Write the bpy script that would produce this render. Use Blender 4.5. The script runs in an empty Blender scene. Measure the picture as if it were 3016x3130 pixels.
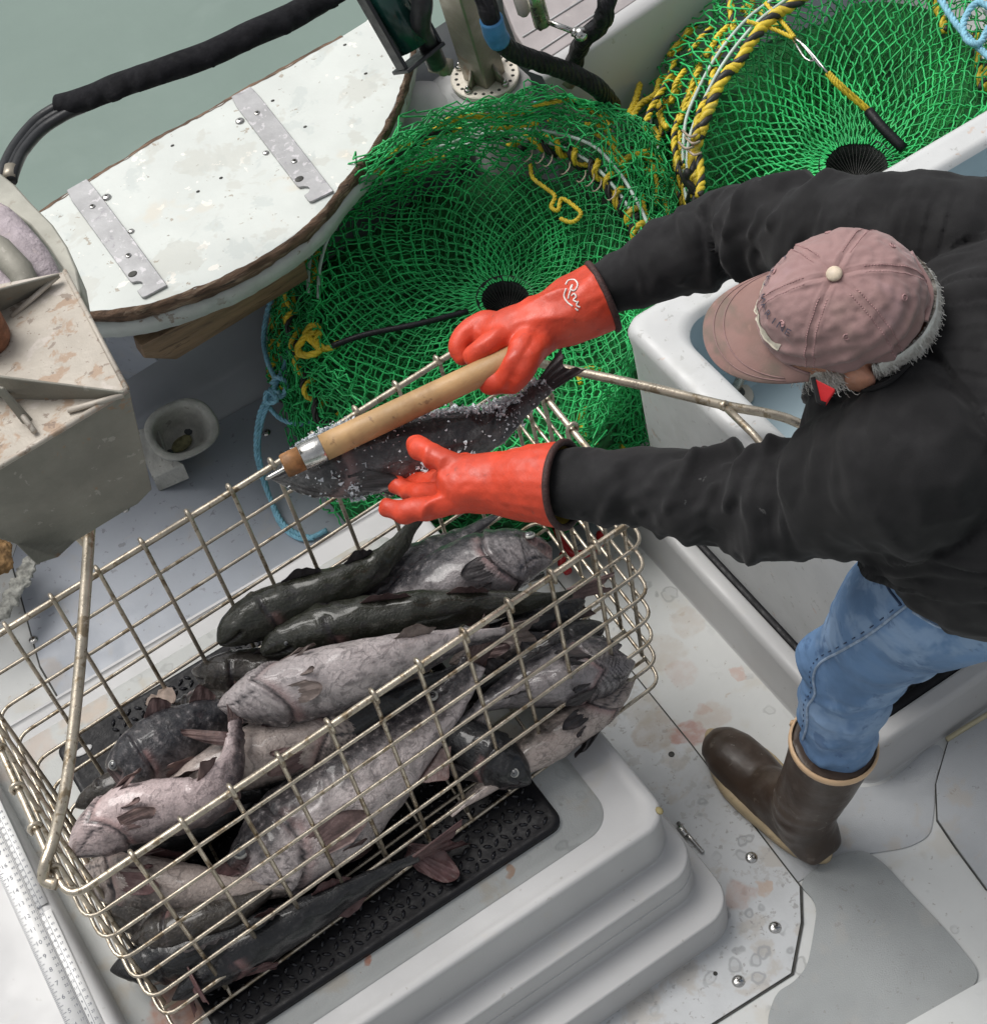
import bpy, math, random
import numpy as np
from mathutils import Vector, noise as mnoise
random.seed(7); rng = np.random.default_rng(7)
SC = bpy.context.scene; COL = SC.collection
# ---------------------------------------------------------------- camera
F_, TH, RO, YA, HC = 5300., .636, .2072, 2.5643, 2.8
_n = np.array([math.sin(RO)*math.sin(TH), math.cos(RO)*math.sin(TH), math.cos(TH)])
_a = np.cross(_n, [1, 0, 0]); _a /= np.linalg.norm(_a); _b = np.cross(_n, _a)
_s = math.cos(YA)*_a + math.sin(YA)*_b; _l = np.cross(_n, _s)
MR = np.array([_l, _s, -_n])
def P(u, v, z):
    """world point seen at photo pixel (u,v) (3016x3130) that lies at height z"""
    d = MR @ np.array([u-1508., v-1565., F_]); t = (z-HC)/d[2]
    return np.array([0, 0, HC]) + t*d
def PV(u, v, z): return P(u*1.5966, v*1.5969, z)
cam = bpy.data.cameras.new('camera'); camo = bpy.data.objects.new('camera', cam); COL.objects.link(camo)
import mathutils
camo.matrix_world = mathutils.Matrix(((MR[0][0], -MR[0][1], -MR[0][2], 0), (MR[1][0], -MR[1][1], -MR[1][2], 0),
                                      (MR[2][0], -MR[2][1], -MR[2][2], HC), (0, 0, 0, 1)))
cam.sensor_fit = 'HORIZONTAL'; cam.sensor_width = 36; cam.lens = 36*F_/3016; cam.clip_start = .05; cam.clip_end = 500
SC.camera = camo
# ---------------------------------------------------------------- light
SUN_EL, SUN_AZ = 60, 114
w = bpy.data.worlds.new('World'); SC.world = w; w.use_nodes = True
nt = w.node_tree; bg = nt.nodes['Background']
sky = nt.nodes.new('ShaderNodeTexSky'); sky.sky_type = 'NISHITA'; sky.sun_disc = False
sky.sun_elevation = math.radians(SUN_EL); sky.sun_rotation = math.radians(90-SUN_AZ); sky.dust_density = 4; sky.air_density = 1.2
hs = nt.nodes.new('ShaderNodeHueSaturation'); hs.inputs['Saturation'].default_value = .18
nt.links.new(sky.outputs[0], hs.inputs['Color']); nt.links.new(hs.outputs[0], bg.inputs[0]); bg.inputs[1].default_value = .118
sl = bpy.data.lights.new('sun', 'SUN'); sl.energy = 2.3; sl.angle = math.radians(38); sl.color = (1, .97, .93)
so = bpy.data.objects.new('sun', sl); COL.objects.link(so)
_e, _z = math.radians(SUN_EL), math.radians(SUN_AZ)
so.rotation_euler = Vector((math.cos(_e)*math.cos(_z), math.cos(_e)*math.sin(_z), math.sin(_e))).to_track_quat('Z', 'Y').to_euler()
SC.view_settings.view_transform = 'Standard'; SC.view_settings.look = 'None'; SC.view_settings.exposure = .04; SC.view_settings.gamma = 1
# ---------------------------------------------------------------- materials
def srgb(r, g, b): return tuple(((c/255)/12.92 if c/255 <= .04045 else ((c/255+.055)/1.055)**2.4) for c in (r, g, b))
class NT:
    def __init__(s, m): s.t = m.node_tree; s.n = s.t.nodes; s.l = s.t.links
    def add(s, ty, **k):
        n = s.n.new(ty)
        for a, b in k.items(): setattr(n, a, b)
        return n
    def link(s, a, b): s.l.new(a, b)
    def noise(s, co, scale, detail=4, rough=.55, dist=0):
        n = s.add('ShaderNodeTexNoise'); n.inputs['Scale'].default_value = scale; n.inputs['Detail'].default_value = detail
        n.inputs['Roughness'].default_value = rough; n.inputs['Distortion'].default_value = dist; s.link(co, n.inputs['Vector']); return n.outputs['Fac']
    def ramp(s, f, a, b, ca=0., cb=1.):
        n = s.add('ShaderNodeMapRange'); n.interpolation_type = 'SMOOTHSTEP'
        n.inputs[1].default_value = a; n.inputs[2].default_value = b; n.inputs[3].default_value = ca; n.inputs[4].default_value = cb
        s.link(f, n.inputs[0]); return n.outputs[0]
    def mix(s, f, a, b, mode='MIX'):
        n = s.add('ShaderNodeMix', data_type='RGBA', blend_type=mode)
        for i, x in ((0, f), (6, a), (7, b)):
            if isinstance(x, (int, float)): n.inputs[i].default_value = x
            elif isinstance(x, tuple): n.inputs[i].default_value = (*x[:3], 1)
            else: s.link(x, n.inputs[i])
        return n.outputs[2]
    def math(s, op, a, b=0.):
        n = s.add('ShaderNodeMath', operation=op)
        for i, x in enumerate((a, b)):
            if isinstance(x, (int, float)): n.inputs[i].default_value = x
            else: s.link(x, n.inputs[i])
        return n.outputs[0]
def mat(name, base, rough=.5, metal=0., var=.12, vscale=6, bump=.1, bscale=80, spots=(), stains=(), coat=0., sss=0., spec=.5,
        stretch=None, rings=0., dist=.002, sheen=0., wave=None, alpha=None):
    m = bpy.data.materials.new(name); m.use_nodes = True; N = NT(m); bs = N.n['Principled BSDF']
    geo = N.add('ShaderNodeNewGeometry'); co = geo.outputs['Position']; wco = co
    if stretch:
        mp = N.add('ShaderNodeMapping'); mp.inputs['Scale'].default_value = stretch[:3]
        if len(stretch) > 3: mp.inputs['Rotation'].default_value = (0, 0, stretch[3])
        N.link(co, mp.inputs[0]); co = mp.outputs[0]
    f = N.noise(co, vscale, 5, .6)
    lo = tuple(c*(1-var) for c in base); hi = tuple(min(1, c*(1+var)) for c in base)
    c = N.mix(N.ramp(f, .3, .7), lo, hi)
    for (scl, th, soft, colr, amt) in spots:
        f2 = N.noise(co, scl, 4, .62, .3)
        c = N.mix(N.ramp(f2, th, th+soft, 0, amt), c, colr)
    if rings:
        vo = N.add('ShaderNodeTexVoronoi'); vo.inputs['Scale'].default_value = 26; vo.inputs['Randomness'].default_value = 1
        nz = N.add('ShaderNodeTexNoise'); nz.inputs['Scale'].default_value = 30; N.link(wco, nz.inputs['Vector'])
        c3 = N.mix(.03, wco, nz.outputs['Color'], 'ADD'); N.link(c3, vo.inputs['Vector'])
        d = vo.outputs['Distance']
        r = N.math('MULTIPLY', N.ramp(d, .16, .22), N.ramp(d, .34, .26))
        fill = N.ramp(d, .3, .2, 0, .35)
        sel = N.ramp(N.noise(wco, 5, 2), .46, .62)
        c = N.mix(N.math('MULTIPLY', N.math('MULTIPLY', N.math('MAXIMUM', r, fill), sel), rings), c, tuple(x*.55 for x in base))
    if stains:
        nz = N.add('ShaderNodeTexNoise'); nz.inputs['Scale'].default_value = 22; nz.inputs['Detail'].default_value = 4; N.link(wco, nz.inputs['Vector'])
        wp = N.mix(.06, wco, nz.outputs['Color'], 'ADD')
        brk = N.ramp(N.noise(wco, 45, 3), .3, .6, .45, 1)
        for (x, y, z, r, colr, amt) in stains:
            vd = N.add('ShaderNodeVectorMath', operation='DISTANCE'); N.link(wp, vd.inputs[0]); vd.inputs[1].default_value = (x+.03, y+.03, z+.03)
            k = N.ramp(vd.outputs['Value'], r, r*.75, 0, amt)
            c = N.mix(N.math('MULTIPLY', k, brk), c, colr)
    N.link(c, bs.inputs['Base Color'])
    bs.inputs['Metallic'].default_value = metal
    rr = N.ramp(N.noise(co, vscale*3, 3), .3, .7, max(0, rough-.1), min(1, rough+.1)); N.link(rr, bs.inputs['Roughness'])
    bs.inputs['Specular IOR Level'].default_value = spec
    if coat: bs.inputs['Coat Weight'].default_value = coat; bs.inputs['Coat Roughness'].default_value = .15
    if sss:
        bs.inputs['Subsurface Weight'].default_value = sss; bs.inputs['Subsurface Radius'].default_value = (.01, .005, .003); bs.inputs['Subsurface Scale'].default_value = .5
    if sheen: bs.inputs['Sheen Weight'].default_value = sheen
    if bump:
        b = N.add('ShaderNodeBump'); b.inputs['Strength'].default_value = bump; b.inputs['Distance'].default_value = dist
        h = N.noise(co, bscale, 5, .6)
        if wave:
            wv = N.add('ShaderNodeTexWave'); wv.inputs['Scale'].default_value = wave[0]; wv.inputs['Distortion'].default_value = wave[1]; wv.inputs['Detail'].default_value = 2
            N.link(co, wv.inputs['Vector']); h = N.math('ADD', N.math('MULTIPLY', wv.outputs['Fac'], wave[2]), h)
        N.link(h, b.inputs['Height']); N.link(b.outputs[0], bs.inputs['Normal'])
    return m
# ---------------------------------------------------------------- mesh helpers
def V3(p): return np.asarray(p, float)
def nrm(v): return v/(np.linalg.norm(v)+1e-12)
class MB:
    def __init__(s): s.v = []; s.f = []; s.mi = []; s.n = 0; s.at = []
    def add(s, v, f, mi=0, at=None):
        v = np.asarray(v, float).reshape(-1, 3); s.v.append(v)
        s.f += [tuple(int(i)+s.n for i in q) for q in f]; s.mi += [mi]*len(f)
        s.at.append(np.zeros((len(v), 3)) if at is None else np.asarray(at, float)); s.n += len(v); return s
    def box(s, c, sz, R=None, mi=0):
        h = V3(sz)/2; v = np.array([[x, y, z] for x in (-1, 1) for y in (-1, 1) for z in (-1, 1)])*h
        if R is not None: v = v @ np.asarray(R).T
        return s.add(v+V3(c), [(0, 1, 3, 2), (4, 6, 7, 5), (0, 4, 5, 1), (2, 3, 7, 6), (0, 2, 6, 4), (1, 5, 7, 3)], mi)
    def loft(s, loops, cap0=True, cap1=True, mi=0, at=None, closed=True):
        n = len(loops[0]); v = np.concatenate([np.asarray(l, float) for l in loops]); f = []
        for i in range(len(loops)-1):
            for j in range(n if closed else n-1):
                k = (j+1) % n; f.append((i*n+j, i*n+k, (i+1)*n+k, (i+1)*n+j))
        if cap0: f.append(tuple(range(n-1, -1, -1)))
        if cap1: f.append(tuple((len(loops)-1)*n+j for j in range(n)))
        return s.add(v, f, mi, at)
    def tube(s, pts, r, sides=10, cap=True, mi=0, flat=1., up=None):
        pts = [V3(p) for p in pts]; n = len(pts); r = np.broadcast_to(np.asarray(r, float), (n,)) if np.ndim(r) < 2 else r
        T = [nrm(pts[min(i+1, n-1)]-pts[max(i-1, 0)]) for i in range(n)]
        u = V3(up) if up is not None else (V3((0, 0, 1)) if abs(T[0][2]) < .9 else V3((1, 0, 0)))
        loops = []
        for i in range(n):
            if up is not None: u = V3(up)
            u = nrm(u-T[i]*np.dot(u, T[i])); w = np.cross(T[i], u)
            a = np.linspace(0, 2*np.pi, sides, endpoint=False)
            loops.append(pts[i]+r[i]*(np.outer(np.cos(a), u)*flat+np.outer(np.sin(a), w)))
        return s.loft(loops, cap, cap, mi)
    def ball(s, c, r, seg=16, R=None, mi=0):
        r = np.broadcast_to(np.asarray(r, float), (3,)); loops = []
        for i in range(seg//2+1):
            ph = math.pi*i/(seg//2); ph = min(max(ph, .02), math.pi-.02)
            a = np.linspace(0, 2*np.pi, seg, endpoint=False)
            l = np.stack([np.cos(a)*math.sin(ph), np.sin(a)*math.sin(ph), np.full(seg, -math.cos(ph))], 1)*r
            if R is not None: l = l @ np.asarray(R).T
            loops.append(l+V3(c))
        return s.loft(loops, True, True, mi)
    def edges(s, E, r, sides=3, mi=0):
        """E (N,K,3): N short strands of K points each"""
        E = np.asarray(E); Nn, K, _ = E.shape; T = E[:, -1]-E[:, 0]; T /= np.linalg.norm(T, axis=1, keepdims=True)+1e-12
        u = np.cross(T, rng.normal(size=3)); u /= np.linalg.norm(u, axis=1, keepdims=True)+1e-12; w = np.cross(T, u)
        a = np.arange(sides)*2*np.pi/sides
        ring = np.cos(a)[None, :, None]*u[:, None]+np.sin(a)[None, :, None]*w[:, None]
        v = (E[:, :, None]+r*ring[:, None]).reshape(-1, 3); f = []
        idx = (np.arange(Nn)*K*sides)[:, None, None]+(np.arange(K-1)*sides)[None, :, None]+np.arange(sides)[None, None, :]
        nx = (np.arange(Nn)*K*sides)[:, None, None]+(np.arange(K-1)*sides)[None, :, None]+((np.arange(sides)+1) % sides)[None, None, :]
        q = np.stack([idx, nx, nx+sides, idx+sides], -1).reshape(-1, 4)
        return s.add(v, q.tolist(), mi)
    def build(s, name, mats, parent=None, smooth=True, attr=None, bevel=0, sub=0, angle=None, wn=False):
        me = bpy.data.meshes.new(name); v = np.concatenate(s.v)
        off = V3(parent.location) if parent is not None else np.zeros(3)
        if parent is not None and parent.parent is not None: off = off+V3(parent.parent.location)
        me.from_pydata((v-off).tolist(), [], s.f)
        if not isinstance(mats, (list, tuple)): mats = [mats]
        for m in mats: me.materials.append(m)
        if len(mats) > 1: me.polygons.foreach_set('material_index', s.mi)
        me.polygons.foreach_set('use_smooth', [smooth]*len(me.polygons))
        if attr:
            A = np.concatenate(s.at)
            for k, nm in enumerate(attr):
                at = me.attributes.new(nm, 'FLOAT', 'POINT'); at.data.foreach_set('value', A[:, k].astype(np.float32))
        me.update(); o = bpy.data.objects.new(name, me); COL.objects.link(o)
        if parent is not None: o.parent = parent
        if bevel:
            b = o.modifiers.new('bevel', 'BEVEL'); b.width = bevel; b.segments = 2; b.limit_method = 'ANGLE'; b.angle_limit = .6
        if sub: b = o.modifiers.new('sub', 'SUBSURF'); b.levels = sub; b.render_levels = sub
        if wn:
            k_ = o.modifiers.new('wn', 'WEIGHTED_NORMAL'); k_.weight = 100; k_.keep_sharp = True
        if smooth and (bevel or angle):
            try:
                me.set_sharp_from_angle(angle=angle or .6)
            except Exception: pass
        return o
def tag(o, label=None, cat=None, group=None, kind=None):
    for k, x in (('label', label), ('category', cat), ('group', group), ('kind', kind)):
        if x: o[k] = x
    return o
def thing(name, loc, label, cat, group=None):
    o = bpy.data.objects.new(name, None); COL.objects.link(o); o.location = [float(c) for c in loc]; o.empty_display_size = .05
    return tag(o, label, cat, group)
def copy_tree(o, loc, parent=None, rz=None):
    c = o.copy(); COL.objects.link(c)
    if parent is None: c.location = [float(x) for x in loc]
    else: c.parent = parent
    if rz is not None: c.rotation_euler.z = rz
    for ch in o.children: copy_tree(ch, None, c)
    return c
def rrect(x0, x1, y0, y1, r, z, seg=6):
    p = []
    for cx, cy, a0 in ((x1-r, y1-r, 0), (x0+r, y1-r, 90), (x0+r, y0+r, 180), (x1-r, y0+r, 270)):
        for k in range(seg+1):
            a = math.radians(a0+90*k/seg); p.append((cx+r*math.cos(a), cy+r*math.sin(a), z))
    return p
def spline(pts, n):
    """Catmull-Rom through pts -> n points"""
    p = np.asarray(pts, float); m = len(p); ext = np.vstack([2*p[0]-p[1], p, 2*p[-1]-p[-2]])
    out = []
    for t in np.linspace(0, m-1-1e-9, n):
        i = int(t); f = t-i; a, b, c, d = ext[i:i+4]
        out.append(.5*((2*b)+(-a+c)*f+(2*a-5*b+4*c-d)*f*f+(-a+3*b-3*c+d)*f**3))
    return np.array(out)
def interp(x, xs, ys): return np.interp(x, xs, ys)
def fb(p, s, seed=0.): return mnoise.noise(Vector((p[0]*s+seed, p[1]*s-seed*1.7, p[2]*s+seed*.3)))
def slab(poly, z0, z1, name, m, parent=None, bevel=.004, top=None):
    """extruded outline (list of xy) between heights"""
    b = MB(); p = [(x[0], x[1]) for x in poly]
    if sum(p[i][0]*p[(i+1) % len(p)][1]-p[(i+1) % len(p)][0]*p[i][1] for i in range(len(p))) < 0: p = p[::-1]
    b.loft([[(x, y, z0) for x, y in p], [(x, y, z1) for x, y in p]])
    return b.build(name, m, parent, smooth=True, bevel=bevel)
def structure(o): return tag(o, kind='structure')
def remesh(mb, voxel, smooth=4, fac=.5, disp=None, post=0):
    """fuse overlapping closed shapes into one continuous skin; returns verts, faces"""
    o = mb.build('tmp', [], None)
    r = o.modifiers.new('r', 'REMESH'); r.mode = 'VOXEL'; r.voxel_size = voxel
    if smooth: sm = o.modifiers.new('s', 'SMOOTH'); sm.iterations = smooth; sm.factor = fac
    dg = bpy.context.evaluated_depsgraph_get(); ev = o.evaluated_get(dg); me = ev.to_mesh()
    v = np.empty(len(me.vertices)*3, np.float32); me.vertices.foreach_get('co', v); v = v.reshape(-1, 3).astype(float)
    nn = np.empty(len(me.vertices)*3, np.float32); me.vertices.foreach_get('normal', nn); nn = nn.reshape(-1, 3).astype(float)
    f = [tuple(p.vertices) for p in me.polygons]; ev.to_mesh_clear()
    bpy.data.objects.remove(o, do_unlink=True)
    if disp is not None: v = v+nn*disp(v, nn)[:, None]
    b = MB(); b.add(v, f); return b
def text_mesh(txt, size, depth=0.0004):
    cu = bpy.data.curves.new('t', 'FONT'); cu.body = txt; cu.size = size; cu.align_x = 'CENTER'; cu.align_y = 'CENTER'; cu.extrude = depth; cu.resolution_u = 2
    o = bpy.data.objects.new('t', cu); COL.objects.link(o); dg = bpy.context.evaluated_depsgraph_get()
    me = o.evaluated_get(dg).to_mesh(); v = [tuple(x.co) for x in me.vertices]; f = [tuple(p.vertices) for p in me.polygons]
    o.evaluated_get(dg).to_mesh_clear(); bpy.data.objects.remove(o, do_unlink=True)
    return np.array(v).reshape(-1, 3), f
# ---------------------------------------------------------------- palette
M = {}
brown = (.30, .20, .12); pinkish = (.50, .26, .20); olive = (.30, .28, .2)
M['water'] = mat('water', (.175, .235, .205), .13, var=.07, vscale=.8, bump=.25, bscale=5, dist=.012, spec=.5, spots=((2.5, .5, .2, (.20, .26, .23), .6),))
STAINS = [(*P(2010, 2245, 0), .045, (.36, .29, .22), .6), (*P(2100, 2240, 0), .032, (.40, .20, .16), .75), (*P(2145, 2160, 0), .018, (.45, .27, .22), .5),
            (*P(2258, 2740, 0), .03, (.44, .30, .25), .6), (*P(2325, 2715, 0), .018, (.45, .30, .2), .6), (*P(2260, 2055, 0), .015, (.5, .27, .2), .5),
            (*P(2020, 2000, 0), .05, (.42, .36, .3), .4), (*P(2100, 1900, 0), .035, (.45, .37, .3), .35), (*P(2085, 2060, 0), .03, (.45, .28, .22), .3),
            (*P(2180, 2190, 0), .04, (.42, .3, .22), .35), (*P(1960, 2180, 0), .04, (.4, .36, .3), .5)]
M['gel'] = mat('gelcoat_white', (.56, .57, .56), .5, var=.05, vscale=5, bump=.12, bscale=110,
    spots=((9, .56, .12, (.52, .49, .43), .5), (70, .66, .03, (.25, .23, .2), .6), (26, .66, .05, (.42, .34, .26), .5)), rings=.7, stains=STAINS)
M['gel_clean'] = mat('gelcoat_moulded', (.50, .50, .50), .5, var=.04, vscale=4, bump=.08, bscale=90,
    spots=((60, .68, .03, (.3, .28, .25), .5), (14, .6, .12, (.52, .50, .45), .35)))
fishx = P(2000, 2080, 0)
M['plate'] = mat('deck_plate', (.50, .515, .525), .4, var=.07, vscale=9, bump=.15, bscale=120,
    spots=((14, .53, .1, (.40, .36, .31), .55), (75, .62, .04, (.24, .23, .22), .6), (34, .60, .05, (.36, .35, .34), .5)), rings=.75,
    stains=STAINS)
M['nonskid'] = mat('nonskid_grey', (.30, .315, .315), .6, var=.06, vscale=7, bump=.5, bscale=420, dist=.0015,
    spots=((60, .64, .03, (.22, .21, .2), .6), (10, .56, .12, (.36, .35, .33), .5)))
M['nonskid_pale'] = mat('nonskid_pale', (.40, .415, .43), .6, var=.06, vscale=7, bump=.5, bscale=420, dist=.0015,
    spots=((60, .65, .03, (.22, .21, .2), .6), (12, .56, .1, (.42, .36, .29), .4)))
M['bluegrey'] = mat('deck_blue_grey', (.33, .355, .40), .42, var=.06, vscale=6, bump=.12, bscale=150,
    spots=((60, .64, .03, (.16, .16, .17), .6), (11, .57, .1, (.38, .36, .34), .35)), stains=[(*P(150, 2080, 0), .05, (.36, .3, .24), .5)])
M['seam'] = mat('seam_dark', (.05, .05, .045), .8, var=.4, vscale=60)
M['plank'] = mat('painted_plank', (.60, .63, .60), .45, var=.05, vscale=7, bump=.2, bscale=60,
    spots=((13, .58, .06, (.50, .54, .52), .6), (24, .645, .015, (.80, .78, .72), .9), (60, .665, .03, (.20, .17, .13), .7), (9, .56, .05, (.50, .50, .45), .5), (34, .67, .02, (.30, .24, .17), .7), (6, .62, .1, (.62, .56, .46), .5)))
M['rotwood'] = mat('weathered_wood', (.16, .10, .065), .85, var=.5, vscale=14, bump=.9, bscale=70, dist=.006, stretch=(1, 6, 8, .4),
    spots=((8, .55, .1, (.36, .27, .19), .8), (16, .62, .06, (.04, .03, .025), .9)))
M['fascia'] = mat('old_paint', (.47, .50, .48), .6, var=.1, vscale=16, bump=.5, bscale=50, dist=.003,
    spots=((18, .62, .03, (.2, .14, .1), .8), (9, .55, .1, (.36, .4, .38), .7)))
M['board'] = mat('varnished_board', (.20, .13, .075), .6, var=.3, vscale=7, bump=.4, bscale=60, stretch=(1, 5, 5, .3), spots=((12, .6, .05, (.09, .05, .03), .8),))
M['alloy'] = mat('grey_alloy', (.36, .36, .365), .5, metal=.35, var=.12, vscale=16, bump=.25, bscale=120, spots=((55, .58, .04, (.6, .58, .6), .6), (26, .62, .05, (.25, .24, .26), .6)))
M['steel'] = mat('stainless', (.62, .57, .48), .3, metal=.9, var=.18, vscale=40, bump=.15, bscale=200, spots=((60, .60, .06, (.30, .20, .11), .7),))
M['basket'] = mat('basket_wire', (.52, .46, .37), .36, metal=.75, var=.22, vscale=30, bump=.25, bscale=250, spots=((45, .55, .08, (.22, .16, .09), .75), (90, .62, .05, (.12, .08, .05), .7)))
M['bolt'] = mat('bolt_steel', (.55, .54, .52), .22, metal=1, var=.1, vscale=80)
M['rubber'] = mat('black_rubber', (.007, .007, .009), .5, var=.3, vscale=30, bump=.4, bscale=150, spec=.3)
M['rope_blue'] = mat('light_blue_rope', (.22, .47, .60), .7, var=.2, vscale=60, bump=.6, bscale=400, spots=((50, .6, .1, (.5, .7, .78), .5),))
M['black_plastic'] = mat('black_plastic', (.014, .015, .017), .4, var=.3, vscale=20, bump=.3, bscale=80)
# ---------------------------------------------------------------- water, deck
b = MB(); b.add([(-60, -60, -.8), (60, -60, -.8), (60, 60, -.8), (-60, 60, -.8)], [(0, 1, 2, 3)]); structure(b.build('water', M['water']))
slab([(-1.2, -.5), (3.2, -.5), (3.2, 2.62), (-1.2, 2.62)], -.08, 0, 'deck', M['gel'], bevel=0).data.polygons.foreach_set('use_smooth', [False]*6)
bpy.data.objects['deck']['kind'] = 'structure'
def sheet(pts, z, m, name='nonskid_panel', th=.004, smooth_n=0, lab=None, cat=None, view=True, kind='structure'):
    p = [PV(u, v, z)[:2] for u, v in pts] if view else pts
    if smooth_n:
        for _ in range(3):
            q = []
            for i in range(len(p)):
                a_, b_ = np.array(p[i]), np.array(p[(i+1) % len(p)]); q += [a_*.8+b_*.2, a_*.2+b_*.8]
            p = q
    o = slab(p, z-th, z, name, m, bevel=0)
    o.data.polygons.foreach_set('use_smooth', [False]*len(o.data.polygons))
    if kind: o['kind'] = kind
    return o
# hatch plate round the box (octagonal seam), stained
plate = [(-.9, .80), (.547, .811), (.700, .803), (.768, .862), (.807, .913), (.822, 1.239), (.836, 1.95), (-.9, 1.95)]
seam = [(x+(.0035 if x > .5 else 0), y-(.0035 if y < 1 else 0)) for x, y in plate]
sheet(seam, .003, M['seam'], 'deck_seam', view=False); sheet([(-.9, .80), (.547, .811), (.700, .803), (.768, .862), (.807, .913), (.822, 1.239), (.836, 1.95), (-.9, 1.95)], .006, M['plate'], 'deck_plate', .005, view=False)
# nonskid areas of the cockpit sole
sheet([(1525, 1690), (1590, 1640), (1650, 1625), (1690, 1650), (1735, 1700), (1820, 1790), (1885, 1872), (1800, 1935), (1740, 1990), (1500, 2060), (1465, 1960), (1485, 1900), (1520, 1880), (1545, 1850), (1555, 1800), (1565, 1730)], .0052, M['nonskid'], smooth_n=90)
sheet([(1410, 1560), (1560, 1480), (1640, 1510), (1700, 1500), (1790, 1420), (1810, 1440), (1790, 1490), (1787, 1560), (1780, 1600), (1740, 1622), (1680, 1632), (1610, 1640), (1525, 1690), (1495, 1705), (1460, 1680), (1420, 1600)], .0025, M['nonskid_pale'], smooth_n=90)
far = [(1815, 1420), (1960, 1330), (2100, 1420), (2100, 1800), (1889, 1700), (1830, 1620), (1795, 1568), (1792, 1500)]
sheet([(u-3, v+3) for u, v in far], .003, M['seam'], 'deck_seam'); sheet(far, .007, M['nonskid_pale'], 'deck_panel')
sheet([(1690, 1985), (1889, 1872), (2000, 1800), (2100, 2000), (1800, 2100)], .05, M['gel'], 'deck_step', .05)
b = MB(); b.tube([PV(1812, 1416, .008), PV(1850, 1392, .008), PV(1900, 1362, .008), PV(1990, 1310, .008)], .005, 6); structure(b.build('caulk_bead', mat('caulk', (.5, .45, .3), .6)))
# far sunken side: blue-grey floor and bulwark
blue = [(-.085, 1.72), (1.02, 1.72), (1.05, 2.45), (.498, 2.452), (.30, 2.46), (.02, 2.46), (-.03, 2.40), (-.085, 2.13)]
sheet([(x-.004, y) for x, y in blue], .0085, M['seam'], 'deck_seam', .002, view=False); sheet(blue, .012, M['bluegrey'], 'side_floor', .004, view=False)
def screw_mesh():
    b = MB(); r = .0095
    prof = [(0, 0), (r, 0), (r*.98, .0012), (r*.75, .0030), (r*.45, .0040), (.0001, .0042)]
    b.loft([[(rr*math.cos(a), rr*math.sin(a), z) for a in np.linspace(0, 2*math.pi, 18, endpoint=False)] for rr, z in prof[1:]], False, True)
    c = MB(); c.box((0, 0, .0041), (.007, .0014, .0012)); c.box((0, 0, .0042), (.0014, .007, .0012)); return b, c
def bolt(p, label, group='round screws in the deck', cat='screw', s=1., proto={}):
    if 'o' not in proto:
        t = thing('deck_screw', (0, 0, 0), label, cat, group); b, c = screw_mesh()
        b.build('screw_head', M['bolt'], t); c.build('cross_slot', M['seam'], t); proto['o'] = t; o = t
    else:
        src = proto['o']; o = copy_tree(src, (0, 0, 0)); o['label'] = label
    o.location = [float(x) for x in p]; o.scale = (s, s, s); o['label'] = label; o['group'] = group; return o
for (u, v, z), l in [((510, 828, .012), 'round screw in the blue-grey side floor right of the grey socket'), ((344, 910, .012), 'round screw in the blue-grey side floor just below the grey socket'),
        ((240, 975, .012), 'round screw in the side floor beside the corner of the stained metal chute'), ((51, 1118, .012), 'round screw in the side floor just above the basket rim at far left'),
        ((64, 1225, .012), 'round screw in the side floor seen through the basket mesh at far left'),
        ((1438, 1642, .006), 'round screw in the stained deck plate nearest the boot heel'), ((1483, 1776, .006), 'round screw in the deck plate inside its angled corner'),
        ((1413, 1879, .006), 'round screw in the deck plate nearest the bottom edge of the photo')]:
    bolt(PV(u, v, z), l, s=1.15 if v > 1500 else 1)
b = MB(); b.ball(PV(1285, 1444, .0065), (.006, .006, .0008), 10); structure(b.build('screw_hole', M['seam']))
b = MB(); b.ball(PV(1369, 1864, .0065), (.004, .004, .0008), 10); structure(b.build('screw_hole', M['seam']))
# ---------------------------------------------------------------- bulwark
ZC = .60
inner_v = [(40, 600), (150, 597), (250, 590), (330, 568), (430, 530), (520, 480), (600, 420), (650, 360), (720, 270), (760, 190), (785, 110), (792, 50), (790, -60)]
outer_v = [(690, -60), (655, 68), (560, 120), (470, 170), (380, 222), (300, 265), (215, 318), (135, 365), (83, 402), (-40, 470), (-60, 600)]
bw = thing('bulwark', (.4, 2.5, 0), 'white bulwark topped by a curved worn plank with rotten wooden edge beside the water', 'bulwark')
inn = spline([PV(u, v, ZC) for u, v in inner_v], 70); out = spline([PV(u, v, ZC) for u, v in outer_v[1:]], 50)
poly = [tuple(p[:2]) for p in inn]+[tuple(PV(790, -60, ZC)[:2])]+[tuple(PV(700, 40, ZC)[:2])]+[tuple(p[:2]) for p in out]
poly2 = [p for i, p in enumerate(poly) if i == 0 or np.hypot(p[0]-poly[i-1][0], p[1]-poly[i-1][1]) > .001]
slab(poly2, ZC-.02, ZC, 'plank_top', M['plank'], bw, bevel=.002)
def ribbon(path, zs, offs, name, m, parent, jit=0, sd=0):
    """wall following path: list of heights with inward (toward -normal) offsets"""
    b = MB(); n = len(path); T = np.gradient(path[:, :2], axis=0); N2 = np.stack([T[:, 1], -T[:, 0]], 1); N2 /= np.linalg.norm(N2, axis=1, keepdims=True)
    loops = []
    for z, o in zip(zs, offs):
        l = []
        for i in range(n):
            j = jit*(fb((path[i][0], path[i][1], z*8+sd), 22)+.6*fb((path[i][0], path[i][1], z*20), 60)) if jit else 0
            l.append((path[i][0]+N2[i, 0]*(o+j), path[i][1]+N2[i, 1]*(o+j), z+(jit*.4*fb((path[i][0], path[i][1], sd), 30) if jit and z < ZC-.004 else 0)))
        loops.append(l)
    b.loft(loops, False, False, closed=False); return b.build(name, m, parent)
inn2 = spline(inn, 400)
sgn = 1
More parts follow.
